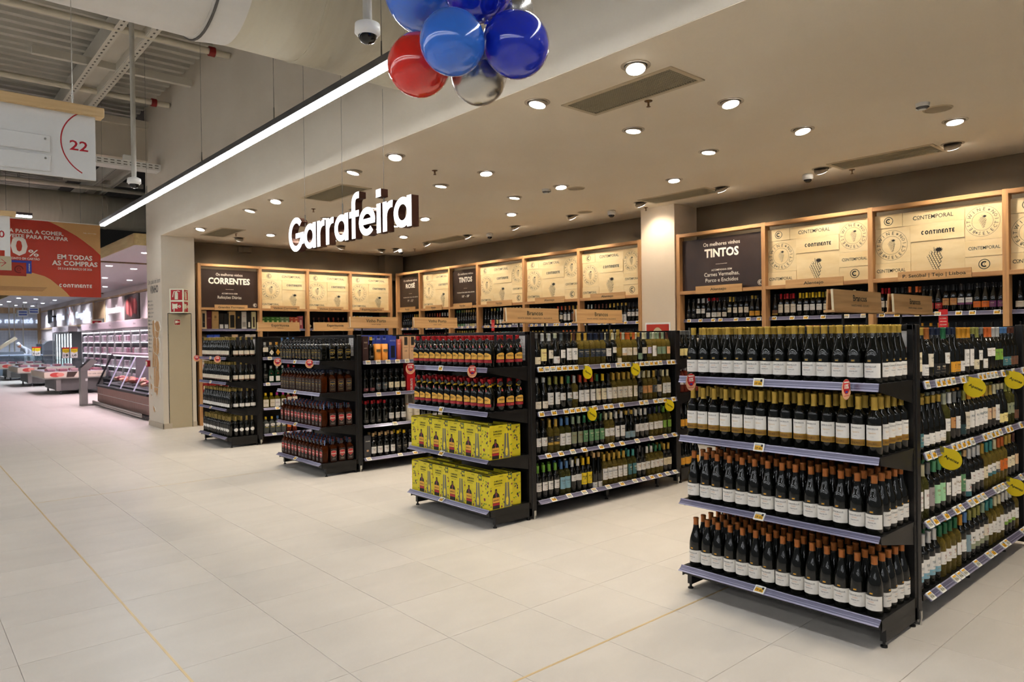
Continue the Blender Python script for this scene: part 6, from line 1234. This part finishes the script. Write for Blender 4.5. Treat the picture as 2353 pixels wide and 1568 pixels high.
wall_panel(37.6, 39.8, 2.32, 3.12, 'pale panel with small white lettering by the screen', MWA, words='Bacalhau', wm=NEONB); wall_panel(40.6, 42.9, 2.32, 3.12, 'pale panel with Peixaria lettering', MWA, words='Peixaria', wm=NEONB)
t = thing('wall_screen', 'black tilted screen hanging before the Peixaria panel', 'screen', (5.75, 40.2, 2.5)); MB().box(-.03, .03, -.45, .45, 0, .62, 0, .01).obj('display', BLACKP, t); MB().box(.03, .25, -.03, .03, .28, .34).obj('bracket', BLACKM, t)
struct(MB().box(MX-.06, MX, 14.6, 44.9, 2.22, 2.30).box(MX-.06, MX, 14.6, 44.9, 3.14, 3.2).box(MX-.05, MX, 29.55, 29.7, 0, 3.14).box(MX-.05, MX, 31.6, 31.72, 0, 3.14), 'trim_6', OAKP)
t = thing('service_door', 'pale grey service door between fridge and freezers', 'door', (MX, 30.7, 0)); MB().box(-.05, 0, -.75, .75, 0, 2.4).obj('door_leaf', plain('#c9c6c4'), t); MB().box(-.055, 0, -.9, -.75, 0, 2.45).obj('jamb', plain('#3c3c3e'), t); MB().box(-.03, 0, -.9, .9, 2.45, 3.1).obj('oak_overpanel', noisy('oak_over', '#8a6a4c', '#9a7a5a', (8, 8, 2), .6, 3), t)
# red target sign projecting at the corner
F = face_my(5.55, 28.9, 2.05); b = MB(); b.fbox(F, -.18, .18, 0, .32, -.01, 0, 0); b.fbox(F, -.14, .14, .04, .28, 0, .002, 1); b.disc(F, 0, .16, .08, .003, 0, 18); b.disc(F, 0, .16, .045, .004, 1, 16); b.obj('projecting_sign', [FW, FR], label='small red and white square sign by the door', cat='sign')
# wall fridge with doors
FRAMEG = mat('fridge_frame', '#a7a3a3', .35, .5); PACK_GLOW = mat('added_fridge_glow', '#ffffff', .4, emit=(1, .84, .96), estr=5.0)  # glow material added to brighten the packs
def fridge(y0, y1, label, n, cool=False):
    t = thing('wall_fridge', label, 'fridge', (MX-.85, y0, 0)); L = y1-y0; m = FRAMEG
    MB().box(.1, .85, 0, L, 0, 1.98).box(0, .1, 0, L, 0, .35).obj('cabinet', plain('#4a484a'), t); b = MB(); b.box(-.02, .3, 0, L, 1.98, 2.2, 0, .01); hd = b.obj('header', mat('fridge_header', '#cdbfc4', .4), t)
    c = MB(); F = Fr((-.021, L/2, 2.06), (0, -1, 0), (0, 0, 1)); [c.text(F, s, (k-1)*L/3, 0, .06, None, 0, .0006, .01) for k, s in enumerate(('Aves', 'Porco', 'Bovino'))]; c.obj('lettering', plain('#6a5a60'), hd)
    for k in range(n):
        a, e = k*L/n, (k+1)*L/n
        d = MB().box(-.012, .02, a+.01, a+.05, .38, 1.96).box(-.012, .02, e-.05, e-.01, .38, 1.96).box(-.012, .02, a+.05, e-.05, 1.9, 1.96).box(-.012, .02, a+.05, e-.05, .38, .44).obj('door_frame', m, t); MB().box(-.006, 0, a+.05, e-.05, .44, 1.9).obj('pane', GLASSC, d)
        (MB().box(.06, .09, a+.06, a+.085, .45, 1.9).obj('added_glow_strip', mat('reflection_glow', '#fff', .4, emit=(.85, .93, 1), estr=2.5), t) if cool else MB().box(-.0, .03, a+.06, e-.06, 1.865, 1.885).obj('added_glow_strip', PACK_GLOW, t))  # freezer: glowing strips imitate door reflections; fridge: strip added to brighten packs
    for k in range(4):
        s_ = MB().box(.02, .1, .05, L-.05, .45+k*.37, .465+k*.37).obj('shelf', plain('#b5b0b4'), t)
        if not cool: MB().box(.002, .016, .08, L-.08, .805+k*.37, .815+k*.37).obj('added_shelf_glow', PACK_GLOW, s_)  # glowing bars added along the shelves so the packs read bright
    return t
fridge(20.4, 29.3, 'wall fridge of packed meat behind the serving counter', 9); fridge(31.8, 35.4, 'tall glass-door freezers under the Congelados sign', 6, True)
rnd = random.Random(9); pack_me = [MB().box(-.045, .045, -.13, .13, 0, .2, 0, .03).mesh('meat_pack', plain(c, .3)) for c in ('#d3aebb', '#e3c8d0', '#c48a9c', '#e8dade')]
tray_me = [MB().box(-.08, .08, -.11, .11, 0, .08, 0, .02).mesh('chilled_pack', plain(c, .3)) for c in ('#c98a94', '#b86a74', '#d8a5a5', '#a8525e')]
for r in range(4):
    for k in range(26): inst('meat_pack', pack_me[rnd.randrange(4)], None, (MX-.85+.05, 21.0+k*.32, .467+r*.37), (0, 0, rnd.uniform(-.1, .1)), label='pale meat pack, %s from right, %s fridge shelf from the floor' % (ordn(k), ordn(r)), cat='package', group='meat packs in the wall fridge')
# serving counter with sloping glass
t = thing('serving_counter', 'meat serving counter with sloping glass and slatted pink front', 'counter', (3.82, 15.45, 0)); L = 4.65; PINKW = noisy('pink_wood_slat', '#7f6058', '#96766c', (6, 60, 3), .55, 4)
MB().box(.06, .95, 0, L, .06, .48).obj('body', plain('#55504e'), t)
slat = MB().box(-.0, .02, .001, .0165, .10, .29).mesh('slat', PINKW); slat2 = MB().box(-.0, .02, .001, .0165, .30, .47).mesh('slat', PINKW)
b = MB()
for k in range(int(L/.0175)): b.box(.03, .05, k*.0175, k*.0175+.0155, .10, .29); b.box(.03, .05, k*.0175, k*.0175+.0155, .30, .47)
b.obj('slatted_front', PINKW, t, kind='stuff'); MB().box(.025, .055, 0, L, .29, .30).obj('steel_line', STEEL, t)
MB().box(0, .2, 0, L, .47, .52, 0, .01).obj('black_sill', BLACKP, t); MB().box(-.03, .1, 0, L, .02, .08).obj('kick_plate', plain('#4a4846'), t)
for z in (.06, .02): MB().box(-.09, -.06, .1, L, z+.03, z+.07, 0, .01).obj('bumper_rail', STEEL, t)
F = Fr((.04, 0, .52), (0, -1, 0), (.34, 0, .75))
for k in range(4):
    b = MB(); b.fbox(F, -(k+1)*L/4+.02, -k*L/4-.02, 0, .83, -.004, .004, 0); b.obj('glass_pane', GLASSC, t); b = MB(); b.fbox(F, -k*L/4-.09, -k*L/4, 0, .83, -.012, -.004, 0); b.obj('glass_joint', mat('pink_strip', '#c9b6cf', .3, emit=(.9, .75, 1), estr=.25), t)
b = MB(); b.fbox(F, -L-.03, -L, -.02, .86, -.02, .02); b.obj('end_frame', BLACKP, t); MB().box(.36, .5, 0, L, 1.25, 1.31, 0, .01).obj('top_shelf', mat('counter_top', '#c9b0bc', .3), t); MB().box(.9, .95, 0, L, .48, 1.2).obj('rear_doors', plain('#8a8084'), t); MB().box(.15, .92, .02, L-.02, .52, .56).obj('display_tray', plain('#3a3638'), t)
MB().box(.38, .44, .1, L-.1, 1.235, 1.25).obj('lamp', mat('pink_tube', '#fff', .4, emit=(1, .75, .95), estr=8), t)
for k in range(34):
    b = MB(); s = rnd.uniform(.06, .11); b.lathe([(0, -s*.5)]+[(s*math.cos(a)*(1+.15*math.sin(4*a+k)), s*.55*math.sin(a)) for a in [math.radians(x) for x in range(-70, 91, 20)]], 9, 0)
    b.obj('meat_piece', plain(('#d98a78', '#c96a72', '#b04a58', '#dfa58c')[k % 4], .3), loc=(3.82+rnd.uniform(.32, .62), 15.6+k*.13, .62+rnd.uniform(0, .08)), label='%s raw meat piece from the near end inside the serving counter' % ordn(k), cat='meat', group='meat pieces in the serving counter', rot=(rnd.uniform(-.4, .4), rnd.uniform(-.4, .4), rnd.uniform(0, 3)))
# order kiosk
t = thing('ticket_kiosk', 'slim grey ticket kiosk with slanted screen beside the counter', 'kiosk', (3.49, 20.2, 0)); KG = mat('kiosk_grey', '#8d8a86', .4, .5)
MB().box(0, .15, -.12, .12, .02, .92, 0, .008).obj('column', KG, t); b = MB(); pr = [(-.005, .86), (.0, .93), (.24, 1.17), (.36, 1.10), (.15, .88)]; n = 5; b.add([(x, -.16, z) for x, z in pr]+[(x, .16, z) for x, z in pr], [tuple(range(n)), tuple(range(2*n-1, n-1, -1))]+[(i, n+i, n+(i+1) % n, (i+1) % n) for i in range(n)]); b.obj('slanted_head', KG, t)
F = Fr((.118, 0, 1.052), (0, -1, 0), (.24, 0, .24)); b = MB(); b.fbox(F, -.13, .13, -.14, .14, .001, .004); b.obj('screen', BLACKP, t); MB().box(.0, .45, -.12, .12, 0, .05, 0, .006).obj('foot_plate', KG, t); MB().box(.1, .15, -.121, -.119, .62, .68).obj('ticket', PAPER, t)
# open chilled islands on castors
def island(x, y, L, W, label, red=False):
    t = thing('chilled_island', label, 'display freezer', (x, y, 0)); DG = plain('#5a5856', .5)
    MB().box(.35, .35+W*.75, .1, L-.1, .12, .48).obj('base', DG, t); MB().box(.3, .42, .05, .35, .12, .48).obj('base_end', plain('#7a7672'), t); MB().box(0, W, 0, L, .48, .53, 0, .01).obj('steel_lip', STEEL, t)
    MB().box(.05, W-.05, 0.03, L-.03, .53, .70).obj('tub', plain('#cdbfc6', .4), t); b = MB(); b.box(-.005, W, -.012, -.002, .52, .69); b.box(-.012, -.002, 0, L, .52, .69); q = b.obj('advert_band', plain('#d8c9b8', .5), t)
    c = MB(); F = face_my(0, -.0125, 0); c.disc(F, .28, .605, .15, .0006, 0, 16, .07); c.disc(F, .40, .605, .10, .001, 1, 14, .06); c.poly(F, [(.55, .525), (.75, .525), (.85, .685), (.58, .685)], .0006, 2); c.text(F, 'Frescura em cada corte', 1.2, .59, .035, .6, 3, .0008, .01); c.obj('band_print', [plain('#b8413c'), plain('#d98a7a'), plain('#3a2a22'), plain('#5a4a42')], q)
    MB().box(.05, W-.05, .03, .04, .70, 1.0).obj('glass_pane', GLASSC, t); MB().box(.05, .06, .03, L-.03, .70, 1.0).obj('glass_pane', GLASSC, t); MB().box(W-.06, W-.05, .03, L-.03, .70, 1.0).obj('glass_pane', GLASSC, t); MB().box(.04, W-.04, .02, L-.02, .995, 1.015).obj('glass_lid', GLASSC, t)
    for xx in (.42, .35+W*.7):
        for yy in (.15, L-.2):
            b = MB(); b.tube([(xx-.02, yy, .055), (xx+.02, yy, .055)], .055, 12); b.box(xx-.025, xx+.025, yy-.02, yy+.02, .08, .13); b.obj('castor', plain('#2c2b2b'), t)
    MB().box(.48, .50, .5*L, .52*L, 1.0, 1.05).obj('clip', BLACKM, t)
    for k in range(10): inst('chilled_pack', tray_me[k % 4], None, (x+.2+(k % 5)*(W-.3)/4.2, y+.25+(k//5)*.4, .70), (0, 0, 1.57), label='pink meat pack %s inside %s' % (ordn(k), ' '.join(label.split()[:5])), cat='package', group='meat packs in the chilled islands')
island(3.40, 24.9, 2.6, 1.6, 'nearest chilled meat island on castors behind the kiosk'); island(3.35, 30.3, 2.6, 1.75, 'second chilled meat island on castors'); island(3.3, 35.9, 2.2, 1.6, 'far chilled fish island on castors at left')
for x, y, l, pr in ((4.06, 25.6, 'left yellow and white price board on the nearest island', '19'), (4.27, 25.5, 'right yellow and white price board on the nearest island', '6,49'), (4.03, 31.0, 'front yellow and white price board on the second island', '6,99'), (3.98, 31.2, 'rear yellow and white price board on the second island', '9,99')):
    t = thing('price_board', l, 'sign', (x, y, 1.02)); F = face_my(0, 0, 0); b = MB(); b.fbox(F, -.10, .10, .06, .38, -.01, 0, 0); b.rect(F, -.09, .09, .07, .35, .001, 1); b.rect(F, -.10, .10, .35, .40, .001, 2); b.poly(F, [(-.09, .35), (.09, .35), (.09, .26), (0, .22), (-.09, .26)], .002, 3); b.text(F, pr, 0, .11, .075, .12, 0, .003, .03); b.text(F, 'Apenas', 0, .28, .028, .12, 0, .003, .01); b.obj('board', [BLACKP, PAPER, PRED, YEL], t); MB().tube([(0, 0, 0), (0, 0, .07)], .01, 6).obj('stand', BLACKM, t)
# fish corner: script sign, hanging units, machines, counter, worker
F = face_my(4.95, 44.86, 2.3); b = MB(); b.text(F, 'do mar at\u00e9 si', 0, .30, .26, 2.1, 0, 0, .02, rot=0); b.text(F, 'do mar at\u00e9 si', 0, .30, .26, 2.1, 0, -.03, .02); b.obj('script_sign', NEONB, label='white script words mar at\u00e9 si glowing on the far wall', cat='sign')
struct(MB().box(2, MX, 44.84, 44.9, 2.22, 2.32).box(2, MX, 44.84, 44.9, 3.1, 3.4), 'trim_7', OAKP); struct(MB().box(5.85, 6.0, 44.8, 44.9, 0, 3.4), 'trim_8', OAKP)
for x, z, l in ((4.65, 2.80, 'left white fan unit with blue slots under the ceiling'), (5.08, 2.93, 'right white fan unit with blue slots under the ceiling')):
    t = thing('fan_unit', l, 'air unit', (x, 40, z)); MB().box(-.2, .2, 0, .5, 0, .30, 0, .02).obj('casing', WPLAST, t)
    b = MB(); b.tube([(-.15, .25, .3), (-.15, .25, 3.41-z)], .01, 6); b.obj('hanger_rod', STEEL, t); MB().tube([(.15, .25, .3), (.15, .25, 3.41-z)], .01, 6).obj('hanger_rod', STEEL, t)
    for k in range(2): MB().box(-.16, .16, -.01, 0, .05+k*.12, .12+k*.12).obj('slot', plain('#4a5a9c'), t)
for x in (4.22, 4.42, 4.77): MB().tube([(0, 0, 0), (0, 0, 3.4)], .025, 8).obj('steel_post', STEEL, loc=(x, 41.0, 0), label='thin steel post by the fish machines, x position %s' % {4.22: 'left', 4.42: 'middle', 4.77: 'right'}[x], cat='post')
t = thing('fish_counter', 'low glass fronted fish counter at the far left', 'counter', (3.2, 38.6, 0)); MB().box(0, 2.0, 0, .8, .1, .6).obj('body', plain('#8a98a8'), t); MB().box(0, 2.0, -.02, 0, .6, .98).obj('glass_pane', GLASSC, t); MB().box(-.02, 2.02, -.03, .85, .98, 1.03).obj('top', plain('#c9d6ea'), t); MB().box(0.05, 1.95, .1, .7, .6, .7).obj('ice', plain('#b9c4cc', .3), t)
t = thing('ice_bin', 'steel ice bin with propped open beige lid', 'machine', (3.62, 39.6, 0)); MB().box(0, 1.0, 0, .7, .2, 1.15).obj('bin', plain('#7f8894', .4), t); F = Fr((.0, 0, 1.18), (.75, 0, .55), (0, 1, 0)); b = MB(); b.fbox(F, -.05, .95, 0, .7, 0, .12); b.obj('lid', plain('#b8aa90'), t)
t = thing('hood_machine', 'grey domed steel machine beside the far wall', 'machine', (5.28, 38.7, 0)); b = MB(); pr = [(0, 1.2), (0, 1.48), (.12, 1.6), (.3, 1.66), (.5, 1.6), (.62, 1.48), (.62, 1.2)]; n = 7; b.add([(x, 0, z) for x, z in pr]+[(x, .6, z) for x, z in pr], [tuple(range(n-1, -1, -1)), tuple(range(n, 2*n))]+[(i, (i+1) % n, n+(i+1) % n, n+i) for i in range(n)]); b.obj('hood', plain('#6f737a', .4), t); MB().box(0, .62, 0, .6, 0, 1.2).obj('cabinet', plain('#5c6068', .4), t); MB().box(-.02, .64, -.04, .62, .95, 1.0).obj('work_top', STEEL, t)
t = thing('scale_machine', 'dark labelling scale with curved hose at the fish corner', 'machine', (5.35, 41.3, 0)); MB().box(0, .3, 0, .3, .9, 1.5, 0, .02).obj('housing', plain('#3f464e', .4), t); MB().box(-.05, .35, -.05, .35, 0, .9).obj('stand', plain('#7f8894'), t); MB().tube([(.1, .1, 1.5), (.15, .1, 1.68), (.3, .1, 1.72), (.42, .1, 1.6), (.42, .1, 1.45)], .015, 8).obj('hose', STEEL, t)
def person(loc):
    V = {'hip': (0, 0, .92), 'belly': (-.06, 0, 1.05), 'chest': (-.24, 0, 1.22), 'neck': (-.36, 0, 1.31), 'head': (-.45, 0, 1.36), 'crown': (-.53, 0, 1.41), 'shL': (-.27, .17, 1.24), 'elL': (-.30, .22, .98), 'haL': (-.5, .16, .93), 'shR': (-.27, -.17, 1.24), 'elR': (-.30, -.24, .98), 'haR': (-.5, -.18, .93), 'hL': (.0, .09, .88), 'kL': (.02, .1, .5), 'fL': (.05, .1, .06), 'tL': (-.1, .11, .03), 'hR': (.0, -.09, .88), 'kR': (-.02, -.1, .5), 'fR': (0, -.1, .06), 'tR': (-.15, -.11, .03)}
    E_ = [('hip', 'belly'), ('belly', 'chest'), ('chest', 'neck'), ('neck', 'head'), ('head', 'crown'), ('chest', 'shL'), ('shL', 'elL'), ('elL', 'haL'), ('chest', 'shR'), ('shR', 'elR'), ('elR', 'haR'), ('hip', 'hL'), ('hL', 'kL'), ('kL', 'fL'), ('fL', 'tL'), ('hip', 'hR'), ('hR', 'kR'), ('kR', 'fR'), ('fR', 'tR')]
    Rr = dict(hip=.16, belly=.15, chest=.16, neck=.06, head=.10, crown=.075, shL=.075, elL=.05, haL=.038, shR=.075, elR=.05, haR=.038, hL=.10, kL=.065, fL=.05, tL=.04, hR=.10, kR=.065, fR=.05, tR=.04)
    ks = list(V); me = bpy.data.meshes.new('person'); me.from_pydata([V[k] for k in ks], [(ks.index(a), ks.index(c)) for a, c in E_], []); me.materials.append(plain('#dfe4ee', .8))
    o = bpy.data.objects.new('person', me); o.location = loc; o.rotation_euler = (0, 0, .4); reg(o, None, 'worker in white clothes and white cap bending over the fish counter', 'person')
    o.modifiers.new('skin', 'SKIN'); lay = me.skin_vertices[0].data if me.skin_vertices else None
    if lay is None: return o
    for i, k in enumerate(ks): lay[i].radius = (Rr[k], Rr[k]); lay[i].use_root = (k == 'hip')
    s = o.modifiers.new('sub', 'SUBSURF'); s.levels = 1; s.render_levels = 2
    MB().lathe([(0, -.12)]+[(.088*math.cos(a), .115*math.sin(a)) for a in [math.radians(x) for x in range(-70, 80, 15)]]+[(0, .115)], 14).obj('face', plain('#c98f74', .6), o, loc=(-.48, 0, 1.37), rot=(0, -.9, 0))
    MB().lathe([(.10, 0), (.102, .05), (.09, .09), (0, .1)], 16).obj('cap', plain('#eef1f6', .7), o, loc=(-.52, 0, 1.42), rot=(0, -.7, 0)); b = MB()
    for s_ in (-1, 1):
        for k in range(5): b.tube([(-.5-.0, s_*.17, .93), (-.54, s_*(.17-.02*(k-2)*.9), .91), (-.565, s_*(.17-.02*(k-2)), .885)], [.011, .009, .007], 6)
    b.obj('hands', plain('#c98f74', .6), o)
    return o
person((5.0, 40.75, .05))
# ================================================================== LINK EVERYTHING
for o in LINK:
    if o.name not in COL.objects: COL.objects.link(o)
